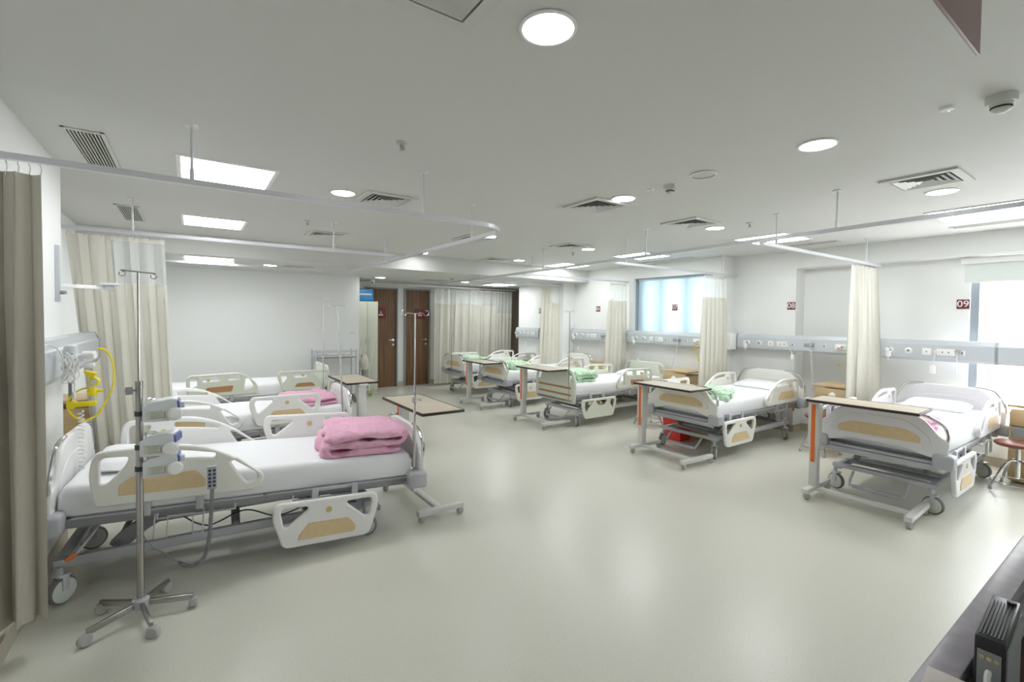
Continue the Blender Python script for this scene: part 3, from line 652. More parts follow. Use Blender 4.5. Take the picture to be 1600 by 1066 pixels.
    # side rails
    for sy in (-1, 1):
        isn = sy == near
        pieces = [('head', ho, ru, 'up'), ('foot', fo, ru if not (isn and near_foot == 'down') else zd, near_foot if isn else 'up')]
        for nm, x0, z0, st in pieces:
            if not isn and not (far_foot if nm == 'foot' else far_head): continue
            yy = sy*(.422 if st == 'up' else .462)
            me = cached(('rail', nm, kind), lambda: head_rail(kind) if nm == 'head' else foot_rail(kind))
            if kind == 'A' and tint and not (nm == 'head' and isn and near == -1 and pitch): me = cached(('rail', nm, tint), lambda: retint(me, tint))
            r_ = link('side_rail', me, t, (x0, yy, z0+x0*pitch), (0, -pitch, 0))
            bm_ = 'wood_inlay' if kind == 'A' else 'brown_inlay'
            if nm == 'head': pts = [(.13, .055, .01), (.13, .11, .012), (.185, .155, .015), (.475, .155, .015), (.525, .10, .012), (.525, .055, .01)] if kind == 'A' else [(.20, .05, .02), (.22, .12, .02), (.52, .13, .02), (.50, .05, .02)]
            else: pts = [(.15, .045, .01), (.165, .08, .012), (.215, .145, .015), (.46, .145, .015), (.512, .085, .015), (.505, .045, .01)] if kind == 'A' else [(.22, .05, .01), (.26, .105, .02), (.46, .105, .02), (.50, .05, .01)]
            if not (kind == 'B' and nm == 'foot' and st == 'down'):
                link('rail_inlay', cached(('inl', nm, kind), lambda: inlay(pts, bm_)), r_, (0, sy*.0165, 0))['label'] = 'wood coloured inlay'
            link('round_badge', cached(('bdg', nm), lambda: B().lathe([(0, -.0205), (.019, -.0205), (.019, .0205), (0, .0205)], (.335 if nm == 'foot' else .24, 0, .215), (0, 1, 0), 18).mesh('round_badge', 'badge_tan')), r_)
            link('rail_bracket', cached(('rb', nm, st, sy), lambda: B().box((.25, -sy*.02, -.03 if st == 'up' else .30), (.04, .02, .11), .004).box((.50, -sy*.02, -.03 if st == 'up' else .30), (.04, .02, .11), .004).box((.375, -sy*.028, -.07 if st == 'up' else .34), (.29, .012, .02), .003).mesh('rail_bracket', 'light_metal')), r_)
    return t
def retint(me, m):
    c = me.copy(); c.materials.clear(); c.materials.append(M[m]); return c
bed('hospital bed nearest the camera at left, with the folded pink quilt and lowered side rail', .403, 3.665, -.06, near=-1, pitch=-.045, fo=.03, ho=-.83, tint='white_plastic', casters=(.9, .3, -.5, .4), dz=.02, ru=.475, zd=.085, bs=-.15)
bed('second hospital bed on the left with raised rails and a pink quilt at its foot', .42, 5.53, 0, near=-1, near_foot='up', fo=.045, tint='white_plastic', far_foot=False, dz=.02, ru=.465, bs=0)
bed('far left hospital bed against the blank wall, sage green rails with brown inlays', .68, 7.60, 0, 'B', near=-1, near_foot='up', fo=.32, ho=-.72, far_foot=False, far_head=False, dz=.03, ru=.485, bs=0)
bed('hospital bed in the farthest right bay beside the long curtain', 5.45, 8.50, PI, near=1, fo=.2, ho=-.78, casters=(.5, .3, .6, 1.1), dz=.05, ru=.50, zd=.13)
bed('hospital bed between the farthest one and the brown striped one', 5.47, 7.02, PI, near=1, fo=.2, ho=-.78, casters=(.2, .6, .4, 1.2), dz=.05, ru=.50, zd=.11)
bed('right row bed whose sage footboard has two brown stripes', 5.45, 5.30, PI, 'B', near=1, fo=.2, ho=-.66, casters=(.5, .4, .3, 1.0), dz=.04, ru=.485, zd=.12)
bed('right row bed below sign 08 with a red bin underneath', 5.68, 3.31, PI, near=1, fo=.24, ho=-.88, casters=(.5, .9, .1, .5), dz=.07, zd=.15)
bed('right row bed nearest the bright window, below sign 09', 5.82, 1.48, PI, near=1, fo=.24, ho=-.88, casters=(.5, 1.2, 1.3, 1.45), tint='lilac_plastic', dz=.07, ru=.50, zd=.16)

# pillows
def pillow_mesh():
    b = B(); n = 18; g = {}
    for top in (1, -1):
        for i in range(n+1):
            for j in range(n+1):
                u, v = -1+2*i/n, -1+2*j/n
                th = ((1-u**4)*(1-v**4))**.5
                if th < 1e-6 and top == -1: g[top, i, j] = g[1, i, j]; continue
                cr = 1-.06*(1-th)
                g[top, i, j] = b.bm.verts.new((u*.17*(1-.05*v*v), v*.27*(1-.05*u*u), top*(.052 if top > 0 else .03)*th + .004*noise.noise(Vector((u*2.5, v*2.5, top)))*th))
        for i in range(n):
            for j in range(n): b.bm.faces.new((g[top, i, j], g[top, i+1, j], g[top, i+1, j+1], g[top, i, j+1]))
    return b.mesh('pillow', 'sheet', 80)
def pillow(lab, x, y, z, rz=0, tilt=0):
    o = link('pillow', cached('pillow', pillow_mesh), None, (x, y, z), (0, tilt, rz)); tag(o, lab, 'pillow', 'white pillows')
pillow('white pillow on the bed nearest the bright window', 6.52, 1.50, .672, 0, -.12); pillow('white pillow on the bed below sign 08', 6.38, 3.33, .672, 0, -.12)
pillow('white pillow on the brown striped bed', 6.16, 5.30, .642, 0, -.12); pillow('white pillow under the near left bed head, at the left edge', -.30, 3.74, .645, 0, .12)
pillow('white pillow on the second left bed', -.32, 5.53, .622, 0, .12)

# folded quilts
def quilt_mesh(seed, w=.30, d=.44, layers=3, t=.05, puff=.012, m='pink_quilt'):
    P = []; z = t/2; n = 9
    for L in range(layers):
        xs = [(-w/2+t*.5)+(w-t)*k/n for k in range(n+1)]
        if L % 2 == 0: xs = xs[::-1]
        P += [Vector((x_, 0, z+.006*math.sin(x_*14+seed))) for x_ in xs]
        if L < layers-1:
            sgn = -1 if L % 2 == 0 else 1; cx_ = xs[-1]
            for k in range(1, 5):
                a = PI*k/5; P.append(Vector((cx_+sgn*t*.52*math.sin(a), 0, z+t*.465*(1-math.cos(a)))))
        z += t*.93
    loop = []; N = len(P)
    nor = []
    for i in range(N):
        tg = (P[min(i+1, N-1)]-P[max(i-1, 0)]).normalized(); nor.append(Vector((-tg.z, 0, tg.x)))
    top = [P[i]+nor[i]*t*.5 for i in range(N)]; bot = [P[i]-nor[i]*t*.5 for i in range(N)]
    e0 = [P[0]+(P[0]-P[1]).normalized()*t*.35*k for k in (1,)]; e1 = [P[-1]+(P[-1]-P[-2]).normalized()*t*.35]
    loop = top+e1+bot[::-1]+e0; cen = P+[P[-1]]+P[::-1]+[P[0]]
    b = B(); rings = []; S_ = 26
    for j in range(S_+1):
        v = -1+2*j/S_; y = v*d/2; e = 1-max(0, (abs(v)-.86)/.14)**2*.55
        ring = []
        for q, (p, c) in enumerate(zip(loop, cen)):
            pp = c+(p-c)*e; nn = (p-c).normalized() if (p-c).length > 1e-6 else Vector((0, 0, 0))
            dis = puff*noise.noise(Vector((pp.x*9+seed*7, y*7, pp.z*9)))+puff*.6*noise.noise(Vector((pp.x*22+seed, y*18, pp.z*20)))
            bulge = 1+.10*(1-v*v)
            pz = pp+nn*dis
            ring.append(b.bm.verts.new((pz.x*(1+.04*math.sin(y*9+seed)), y+.01*noise.noise(Vector((pp.x*6, seed, pp.z*8))), max(pz.z*bulge-.004, .001) if pz.z > t*.3 else max(pz.z, .001))))
        rings.append(ring)
    m_ = len(loop)
    for a, c in zip(rings, rings[1:]):
        for k in range(m_): b.bm.faces.new((a[k], a[(k+1) % m_], c[(k+1) % m_], c[k]))
    for rg in (rings[0], rings[-1]):
        for i in range(N-1):
            j0, j1 = i, i+1; k0, k1 = N+1+(N-1-i), N+1+(N-2-i)
            try: b.bm.faces.new((rg[j0], rg[j1], rg[k1], rg[k0]))
            except Exception: pass
        b.bm.faces.new((rg[0], rg[2*N], rg[2*N+1])); b.bm.faces.new((rg[N-1], rg[N], rg[N+1]))
    return b.mesh('quilt', m, 75)
def quilt(lab, x, y, z, rz, seed, grp, **k):
    o = link('folded_quilt', quilt_mesh(seed, **k), None, (x, y, z), (0, 0, rz)); tag(o, lab, 'blanket', grp)
quilt('thick folded pink quilt at the foot of the near left bed', 1.06, 3.54, .560, -.12, 2, 'folded pink quilts', w=.53, d=.56, layers=3, t=.060, puff=.032)
quilt('flat folded pink quilt on the second left bed', 1.08, 5.53, .590, .1, 4, 'folded pink quilts', w=.46, d=.6, layers=2, t=.05, puff=.03)
quilt('pink quilt at the foot of the bed nearest the bright window', 5.03, 1.50, .640, 0, 5, 'folded pink quilts', w=.28, d=.68, layers=3, t=.045)
quilt('crumpled green patterned quilt on the bed below sign 08', 5.06, 3.16, .634, .35, 6, 'green patterned quilts', w=.34, d=.42, layers=3, t=.036, puff=.04, m='green_quilt')
quilt('rolled green patterned quilt on the brown striped bed', 4.86, 5.28, .610, -.2, 7, 'green patterned quilts', w=.38, d=.55, layers=3, t=.052, puff=.035, m='green_quilt')
quilt('green patterned quilt on the bed behind the brown striped one', 4.95, 7.02, .620, .1, 8, 'green patterned quilts', w=.46, d=.56, layers=2, t=.06, puff=.035, m='green_quilt')
quilt('green patterned quilt on the farthest right bed', 4.9, 8.50, .620, 0, 9, 'green patterned quilts', w=.46, d=.56, layers=2, t=.06, puff=.035, m='green_quilt')

# ---------------------------------------------------------------- overbed tables
def small_caster(parent, x, y, rz=0, m='wheel_grey'):
    c = link('caster', cached(('sc', m), lambda: B().lathe([(0, -.018), (.022, -.018), (.028, -.011), (.028, .011), (.022, .018), (0, .018)], (0.008, 0, .028), (0, 1, 0), 16).box((0, 0, .048), (.03, .034, .014), .004).mesh('caster', m)), parent, (x, y, 0), (0, 0, rz))
def overbed(lab, x, y, zt, flip=1, stripe=True, top=(.36, .76), px=-.06, L=.70, rz=0, bl=.50):
    t = thing('overbed_table', lab, 'table', (x, y, 0), rz, 'wheeled overbed tables')
    e = L/2*flip
    ob('base', B().box((0, e, .075), (bl, .055, .04), .006).box((0, -e, .075), (bl, .055, .04), .006).box((px, 0, .07), (.055, L, .03), .005), 'table_post', t)
    for sx in (-1, 1):
        for sy in (-1, 1): small_caster(t, sx*(bl/2-.03), sy*L/2, random.uniform(-1, 1))
    ob('post', B().box((px, e, .09+(zt-.15)*.27), (.075, .065, (zt-.15)*.56), .008).box((px, e, zt-.22), (.09, .085, .40), .008).box((0, e*.5, zt-.022), (.10, L*.8, .02), .003), 'table_post', t)
    if stripe: ob('stripe', B().box((px-.046, e, .30+(zt-.30)/2-.02), (.004, .032, zt-.36), .001), 'orange_stripe', t)['label'] = 'orange stripe down the post'
    tp = ob('tabletop', B().box((0, 0, zt-.004), (top[0], top[1], .012), .003), 'tabletop', t)
    ob('edge_band', B().box((top[0]/2, 0, zt-.007), (.010, top[1]+.01, .022), .003).box((-top[0]/2, 0, zt-.007), (.010, top[1]+.01, .022), .003).box((0, top[1]/2, zt-.007), (top[0], .010, .022), .003).box((0, -top[1]/2, zt-.007), (top[0], .010, .022), .003), 'edge_dark', tp)
overbed('overbed table at the foot of the bed nearest the bright window', 4.64, 1.51, .865, rz=.04)
overbed('overbed table at the foot of the bed below sign 08', 4.43, 3.27, .815, rz=-.03)
overbed('overbed table at the foot of the brown striped bed', 4.26, 5.40, .82)
overbed('overbed table at the foot of the bed behind the brown striped one', 4.24, 7.05, .775)
overbed('overbed table past the foot of the near left bed, in the open aisle', 1.585, 3.62, .83, bl=.38, px=0, L=.78, top=(.345, .86))
overbed('overbed table beside the wire trolley and the far left bed', 1.61, 5.68, .80, bl=.38, flip=-1, stripe=False, px=0, top=(.36, .82))

# ---------------------------------------------------------------- drip poles
def loop_hook(b, x, y, z, dx, dy, L=.055, r=.016):
    d = Vector((dx, dy, 0)).normalized(); e = Vector((x, y, z))+d*L
    pts = [(x, y, z)]+[tuple(e+d*r+Vector((0, 0, .004-0))+(-d*r*math.cos(a)+Vector((0, 0, -r*math.sin(a))))) for a in [k*PI*1.6/8 for k in range(9)]]
    b.tube(pts, .0028, 6)
def drip_pole(lab, x, y, z0, z1, zj, hooks=2, ang=0, tilt=0, r=.009, spread=.055, rh=.016):
    t = thing('drip_pole', lab, 'drip pole', (x, y, z0)); t.rotation_euler = (0, tilt, 0)
    h = z1-z0; j = zj-z0
    pm = 'steel' if r < .008 or hooks == 4 else 'chrome'
    ob('lower_pole', B().cyl((0, 0, 0), (0, 0, j), r, 12), pm, t); ob('upper_pole', B().cyl((0, 0, j-.02), (0, 0, h), r*.6, 10), pm, t)
    ob('height_clamp', B().cyl((0, 0, j-.03), (0, 0, j+.01), r*1.7, 14).cyl((0, 0, j-.01), (.04, -.01, j-.01), .005, 8).cyl((.035, -.01, j-.01), (.045, -.01, j-.01), .012, 10), 'light_metal', t)
    if hooks:
        b = B()
        for k in range(hooks): a = ang+2*PI*k/hooks; loop_hook(b, 0, 0, h-.002, math.cos(a), math.sin(a), spread, rh)
        ob('hooks', b, 'chrome', t)
    return t
drip_pole('chrome drip pole at the foot corner of the near left bed', 1.36, 3.215, .26, 1.575, .95, ang=-.25, r=.0105, spread=.06, rh=.02)
drip_pole('slightly leaning drip pole at the second left bed', 1.345, 5.075, .36, 1.655, 1.15, ang=-.2, tilt=-.05)
drip_pole('thin drip pole at the foot of the far left bed', 1.60, 7.13, .36, 1.81, 1.0, ang=-.9)
drip_pole('drip pole with plain top at the farthest right bed', 4.41, 8.55, .40, 1.53, 1.2, hooks=0, r=.007)
drip_pole('thin drip pole before the long curtain, at the bed next to the farthest', 4.44, 7.46, .40, 1.73, 1.1, hooks=2, r=.006)
drip_pole('drip pole with four hooks at the brown striped bed', 4.435, 4.98, .40, 1.65, 1.0, hooks=4, ang=.3, spread=.07)

# floor drip stand with pumps
t = thing('drip_stand', 'five legged steel drip stand on the floor in front of the near left bed', 'drip stand', (-.21, 3.0, 0))
ob('hub', B().lathe([(0, .045), (.03, .05), (.037, .06), (.037, .095), (.024, .105), (0, .105)]), 'bumper_grey', t)
for k, a in enumerate((212, 284, 348, 62, 140)):
    a = math.radians(a); L = .235; lb = B()
    lb.box((L/2, 0, .068), (L-.02, .017, .030), .003, ry=.07); lg = ob('leg', lb, 'steel', t, rot=(0, 0, a))
    small_caster(lg, L-.01, 0, .9*k)
ob('lower_pole', B().cyl((0, 0, .06), (0, 0, 1.19), .0155, 16), 'steel', t)
ob('upper_pole', B().cyl((0, 0, 1.17), (0, 0, 1.755), .006, 10), 'steel', t)
ob('height_clamp', B().cyl((0, 0, 1.17), (0, 0, 1.21), .017, 14), 'steel', t)
ob('clamp_knob', B().cyl((0, 0, 1.165), (-.03, -.015, 1.165), .006, 8).cyl((-.028, -.014, 1.165), (-.048, -.022, 1.165), .022, 6), 'grey_metal', t)
b = B().tube([(-.07, 0.0, 1.765), (.07, -.0, 1.755)], .0035, 8)
for sx, z in ((-.062, 1.762), (.062, 1.754)):
    b.tube([(sx+.010*math.sin(q*PI*1.7/9)*1.2, 0, z-.014+.012*math.cos(q*PI*1.7/9)) for q in range(10)], .003, 6)
ob('hooks', b, 'steel', t)
def pump(lab, z, rz=0, knob=True):
    t = thing('infusion_pump', lab, 'infusion pump', (-.21, 3.0, z), rz, 'infusion pumps clamped to the drip stand')
    ob('body', B().prism([(.018, -.048), (.018, .028), (.05, .048), (.135, .062), (.158, .058), (.162, .01), (.150, -.032), (.128, -.05)], 'y', -.055, .055), 'pump_shell', t, smooth=20)
    ob('front_panel', B().prism([(.153, .054), (.168, .046), (.170, .015), (.160, .005), (.150, .02)], 'y', -.05, .05), 'pump_blue', t, smooth=20)
    ob('chrome_door', B().lathe([(0, 0), (.030, 0), (.034, .008), (.026, .016), (0, .018)], (.150, -.056, -.014), (0.25, -1, 0), 20), 'white_plastic', t)
    ob('rating_label', B().box((.078, -.0555, -.016), (.085, .002, .045)), 'cabinet', t)
    b = B()
    for k in range(4): b.box((.072+.004*(k % 2), -.0570, .0-.010*k), (.055-.008*(k % 3), .001, .0022))
    b.box((.108, -.057, -.018), (.004, .001, .03)); ob('label_marking', b, 'grey_metal', t)
    ob('pole_clamp', B().box((.008, 0, -.01), (.035, .03, .022), .005).cyl((0, 0, -.022), (0, 0, .002), .020, 14), 'dark_metal', t)
    ob('clamp_handle', B().cyl((.03, -.01, .03), (.03, -.01, .062), .004, 8).tube(arc((.052, -.01), .024, -PI, PI*.9, 12, .062), .003, 6), 'chrome', t)
    if knob: ob('side_knob', B().cyl((.165, 0, .022), (.188, 0, .022), .018, 14), 'pump_shell', t)
    return t
pump('topmost grey infusion pump on the drip stand', 1.055, -.05); pump('middle grey infusion pump on the drip stand', .885, -.25, False); pump('lowest grey infusion pump on the drip stand', .775, -.05)

# bed control handset on the near bed
t = thing('hand_control', 'grey hand control with ten dark buttons hooked on the near bed rail', 'remote control', (.105, 3.195, .0), -.06)
ob('handset', B().box((0, 0, .605), (.048, .018, .135), .006, 3), 'bumper_grey', t)
for i in range(5):
    for j in (-1, 1):
        bt = ob('button', B().cyl((j*.011, -.009, .648-.022*i), (j*.011, -.0125, .648-.022*i), .0072, 10), 'button_blue', t)
ob('coil_cord', B().tube(coil([(0, 0, .54), (-.005, 0, .40), (-.02, 0, .22), (-.05, .01, .13), (-.11, .02, .105), (-.165, .03, .135)], .009, 62, 8), .0032, 5), 'cable_grey', t)
ob('cord_tail', B().tube(smooth_path([(-.165, .03, .135), (-.23, .04, .20), (-.30, .05, .27), (-.33, .07, .33)]), .003, 6), 'cable_grey', t)

# ---------------------------------------------------------------- bed head units
def head_unit(lab, x, y0, y1, z0, z1, side, start, d=.11, items=True):
    """aluminium trunking along the wall; side = -1 faces -x, +1 faces +x; elements run from y=start towards the camera"""
    t = thing('bed_head_unit', lab, 'bed head unit', (x, (y0+y1)/2, (z0+z1)/2), 0, 'aluminium bed head units')
    h = z1-z0; s = side; L = y1-y0
    ob('trunking', B().prism([(0, -h/2), (s*d*.82, -h/2), (s*d, -h/2+.03), (s*d, h/2-.055), (s*d*.9, h/2-.045), (s*d*.78, h/2), (0, h/2)], 'y', -L/2, L/2), 'aluminium', t, smooth=15)
    ob('end_caps', B().prism([(0, -h/2-.002), (s*(d*.84), -h/2-.002), (s*(d+.003), -h/2+.03), (s*(d+.003), h/2-.053), (s*(d*.8), h/2+.002), (0, h/2+.002)], 'y', -L/2-.004, -L/2+.008).prism([(0, -h/2-.002), (s*(d*.84), -h/2-.002), (s*(d+.003), -h/2+.03), (s*(d+.003), h/2-.053), (s*(d*.8), h/2+.002), (0, h/2+.002)], 'y', L/2-.008, L/2+.004), 'window_frame', t, smooth=0)
    if not items: return t
    ym = (y0+y1)/2; fx = s*d
    def at(o): return start-o-ym
    for o in (.17, .34):
        g = ob('gas_outlet', B().lathe([(0, 0), (.034, 0), (.034, .012), (.024, .018), (0, .018)], (fx, at(o), -.01), (s, 0, 0), 20), 'white_plastic', t)
        ob('outlet_core', B().lathe([(0, 0), (.016, 0), (.014, .024), (0, .024)], (fx, at(o), -.01), (s, 0, 0), 14), 'grey_metal', g)
    for o, w_ in ((.50, .075), (.66, .15), (1.37, .13)):
        if start-o-.1 < y0: continue
        g = ob('socket_plate', B().box((fx+s*.004, at(o), -.012), (.010, w_, .075), .002), 'white_plastic', t)
        b = B()
        for q in range(max(1, int(w_/.05))): b.box((fx+s*.010, at(o)+(q-(int(w_/.05)-1)/2)*.05, -.012), (.003, .012, .018))
        ob('socket_holes', b, 'grey_metal', g)
    for o in (.80, 1.19):
        if start-o-.1 < y0: continue
        g = ob('data_socket', B().box((fx+s*.003, at(o), -.012), (.008, .035, .05), .002), 'white_plastic', t); ob('socket_shutter', B().box((fx+s*.008, at(o)+.006, -.012), (.003, .016, .035)), 'grey_metal', g)
    if start-1.05 > y0: ob('display_slot', B().box((fx+s*.004, at(1.0), -.008), (.010, .12, .042), .002), 'grey_panel', t)
    return t
head_unit("bed head unit left of the near left bed", XL, 3.04, 4.92, 1.17, 1.40, 1, 4.92, items=False)
head_unit('bed head unit behind the farthest right bed', XR5, 8.0, 8.86, 1.10, 1.335, -1, 8.86); head_unit('bed head unit below sign 06', XR7, 5.90, 7.29, 1.11, 1.345, -1, 7.30)
head_unit('bed head unit under the frosted window', XR7, 4.16, 5.80, 1.11, 1.345, -1, 5.74); head_unit('bed head unit below sign 08', XR8, 2.32, 3.87, 1.12, 1.352, -1, 3.87)
head_unit('bed head unit crossing the bright window, below sign 09', XR8, 1.115, 2.31, 1.12, 1.352, -1, 2.16); head_unit('short bed head unit piece at the right frame edge', XR8, -.6, 1.105, 1.12, 1.352, -1, 1.05)
# supports that hold the two units in front of the recess
for y in (2.9, 1.2): pass

def flowmeter(lab, x, y, z, s):
    t = thing('flowmeter', lab, 'flowmeter', (x, y, z)); ob('valve_body', B().cyl((0, 0, 0), (s*.06, 0, 0), .014, 12).cyl((s*.05, 0, -.02), (s*.05, 0, .03), .016, 12), 'chrome', t)
    ob('knob', B().cyl((s*.06, -.0, 0), (s*.09, -.0, 0), .020, 14), 'white_plastic', t); ob('humidifier', B().lathe([(0, -.09), (.022, -.088), (.026, -.06), (.024, -.02), (0, -.018)], (s*.05, 0, 0)), 'white_plastic', t)
    ob('outlet_nozzle', B().cyl((s*.05, 0, -.09), (s*.05, 0, -.13), .006, 8), 'cable_white', t)
for l, x, y, z in (('flowmeter left of the plain cream curtain, by the white duct', 6.79, 3.70, 1.235), ('flowmeter just right of the plain cream curtain', 6.79, 1.99, 1.235),
                   ('flowmeter at the left end of the unit under the frosted window', 6.52, 5.57, 1.22), ('flowmeter on the unit below sign 06', 6.52, 7.14, 1.22), ('flowmeter on the farthest unit', 6.21, 8.72, 1.21)):
    flowmeter(l, x, y, z, -1)
def call_cord(lab, x, y0, y1, z, zb, loopy=True):
    t = thing('call_cord', lab, 'nurse call cord', (x, y0, z))
    pts = [(0, 0, 0), (-.03, 0, .02), (-.03, (y1-y0)*.3, -.03), (-.025, (y1-y0)*.6, zb*.55), (-.02, (y1-y0), zb)]
    ob('cord', B().tube(smooth_path(pts), .0035, 6), 'cable_white', t)
    ob('handset', B().box((-.02, y1-y0, zb-.04), (.022, .045, .085), .006), 'white_plastic', t)
    ob('wall_plug', B().box((-.012, 0, 0), (.03, .03, .022), .004), 'white_plastic', t)
call_cord('white nurse call cord hanging from the unit below sign 09', 6.80, 1.57, 1.60, 1.23, -.16); call_cord('white nurse call cord hanging from the unit under the frosted window', 6.53, 5.12, 5.50, 1.23, -.38)
call_cord('white nurse call cord looped over the unit below sign 08', 6.80, 3.15, 3.06, 1.25, -.16); call_cord('white looped cord on the unit below sign 06', 6.53, 6.9, 7.05, 1.23, -.25); call_cord('white looped cord on the farthest unit', 6.22, 8.3, 8.4, 1.22, -.2)
def coil_line(lab, x, y, z, zb, dy=0.02, coiled=True):
    t = thing('monitor_cable', lab, 'cable', (x, y, z)); ob('plug', B().cyl((0, 0, 0), (-.04, 0, 0), .022, 14).box((-.035, 0, -.02), (.02, .02, .03), .004), 'wheel_grey', t)
    p = [(-.035, 0, -.03), (-.03, dy*.3, zb*.4), (-.03, dy, zb)]
    ob('cable', B().tube(coil(p, .010, 30, 7) if coiled else smooth_path(p), .003, 5), 'cable_white', t)
coil_line('coiled white cable below the display of the unit under sign 08', 6.80, 2.83, 1.24, -.62, -.04); coil_line('thin straight cable hanging from the display under the frosted window', 6.53, 4.68, 1.23, -.5, .12, False)
coil_line('cable hanging from the display of the unit under sign 09', 6.80, 1.40, 1.24, -.30, .0, False); coil_line('thin cable hanging from the unit below sign 06', 6.53, 6.4, 1.22, -.5, -.04)
def plug(lab, x, y, z):
    t = thing('power_plug', lab, 'plug', (x, y, z)); ob('plug_body', B().box((-.02, 0, 0), (.04, .05, .05), .01, 3), 'white_plastic', t); ob('plug_stripe', B().box((-.042, 0, -.006), (.004, .03, .012), .001), 'red', t)
plug('white and red plug in the unit below sign 08', 6.80, 2.51, 1.215); plug('white plug at the right end of the unit under the frosted window', 6.53, 4.37, 1.20); plug('white plug in the unit below sign 06', 6.53, 6.12, 1.20)
for l, x, y, z, dy in (('yellow hose hanging at the right end of the unit under the frosted window', 6.53, 4.30, 1.14, 1), ('yellow hose beside the curtain left of the frosted window', 6.53, 5.92, 1.14, 1)):
    t = thing('yellow_hose', l, 'hose', (x, y, z)); ob('hose', B().tube(smooth_path([(0, -.06, .02), (-.02, .02, .0), (-.03, .08, -.04), (-.03, .05, -.12), (-.03, .0, -.20)]), .006, 6), 'yellow', t)
    ob('hose_end', B().box((-.03, -.002, -.215), (.02, .03, .035), .005), 'yellow', t)
t = thing('yellow_connector', 'small yellow connector poking out left of the plain cream curtain', 'connector', (7.15, 2.65, .97)); ob('connector_pin', B().cyl((0, 0, 0), (-.05, -.04, 0), .008, 8), 'yellow', t); ob('connector_base', B().cyl((.018, 0, 0), (-.004, 0, 0), .02, 12), 'white_plastic', t)

# equipment on the left unit
def mask_bundle():
    t = thing('oxygen_tubing', 'tangled clear white oxygen tubing hung on the left bed head unit', 'tubing', (-.56, 3.40, 1.27))
    b = B(); rs = random.Random(4)
    for k in range(7):
        a0 = rs.uniform(0, 6); ry, rz_ = rs.uniform(.045, .075), rs.uniform(.05, .08); cy, cz = rs.uniform(-.015, .015), rs.uniform(-.03, 0)
        b.tube([(.02+.02*math.sin(a0+q*.7)+.004*k, cy+ry*math.cos(q*2*PI/18), cz+rz_*math.sin(q*2*PI/18)) for q in range(18)], .0038, 6, closed=True)
    b.tube(smooth_path([(.03, .05, -.02), (.04, .07, -.10), (.04, .065, -.17), (.04, .05, -.19), (.04, .035, -.15)]), .005, 6)
    b.tube(smooth_path([(.02, -.03, 0), (0, -.05, .08), (-.02, -.15, .12), (-.03, -.25, .11)]), .004, 6)
    ob('tube_loops', b, 'cable_white', t)
    ob('flow_bottle', B().lathe([(0, -.02), (.028, -.018), (.032, .02), (.028, .05), (.015, .06), (0, .06)], (.03, .04, .05)), 'pump_shell', t)
    ob('valve_knob', B().cyl((0, .0, -.01), (.06, 0, -.01), .016, 12), 'chrome', t)
mask_bundle()
t = thing('suction_regulator', 'bright yellow suction regulator with gauge and looping yellow hose', 'regulator', (-.58, 3.72, 1.20))
ob('wall_probe', B().box((.03, .02, .085), (.08, .06, .04), .01).cyl((.06, 0, .10), (.12, -.02, .10), .024, 16, bev=.004).box((.09, -.01, .04), (.05, .05, .03), .01), 'white_plastic', t)
ob('regulator_cup', B().lathe([(0, -.028), (.014, -.028), (.03, -.012), (.034, .0), (0, .0)], (.095, 0, .0), (.3, 0, 1)), 'yellow', t)
ob('gauge', B().cyl((.112, .02, -.06), (.108, -.015, -.06), .026, 22, bev=.004).cyl((.10, .0, -.028), (.105, 0, -.05), .012, 10), 'yellow', t); ob('gauge_face', B().cyl((.108, -.016, -.06), (.108, -.0175, -.06), .017, 18), 'dirty_white', t)
ob('collar', B().lathe([(0, -.026), (.02, -.024), (.027, 0), (.02, .024), (0, .026)], (.102, 0, -.12)).cyl((.12, -.01, -.115), (.15, -.01, -.115), .008, 10), 'yellow', t)
ob('jar_bracket', B().box((.065, 0, -.19), (.11, .05, .028), .008).cyl((.012, -.03, -.19), (.012, .03, -.19), .022, 14), 'yellow', t); ob('bracket_arm', B().box((.0, .02, -.12), (.016, .016, .17), .004), 'grey_metal', t)
ob('yellow_tubing', B().tube(smooth_path([(.125, 0, .137), (.16, 0, .13), (.19, 0, .07), (.20, 0, .0), (.195, 0, -.08), (.18, 0, -.14), (.13, 0, -.25), (.09, 0, -.282), (.05, 0, -.285), (.01, 0, -.25), (-.01, 0, -.20), (.0, 0, -.155), (.03, 0, -.115), (.07, 0, -.097), (.095, 0, -.10)]), .0052, 8), 'yellow', t)
t = thing('coiled_air_hose', 'clear spiral hose hanging down beside the near left headboard', 'hose', (-.525, 3.66, .98)); ob('spiral', B().tube(coil([(0, 0, 0), (.005, 0, -.25), (.0, 0, -.52)], .014, 22, 8), .003, 5), 'cable_white', t)
t = thing('wall_shelf', 'pale wall bracket with a swing arm and small tray, above the left bed head unit', 'wall shelf', (XL, 4.10, 1.8))
ob('wall_rail', B().box((.012, 0, 0), (.024, .035, .36), .004), 'aluminium', t); ob('swing_arm', B().box((.12, .08, -.075), (.24, .02, .025), .004, rz=.5), 'white_plastic', t)
ob('tray', B().box((.25, .14, -.05), (.10, .10, .018), .006).box((.25, .14, -.075), (.05, .05, .03), .006), 'pump_shell', t); ob('lock_knob', B().cyl((.02, .0, -.12), (.05, -.02, -.12), .012, 10), 'grey_metal', t)

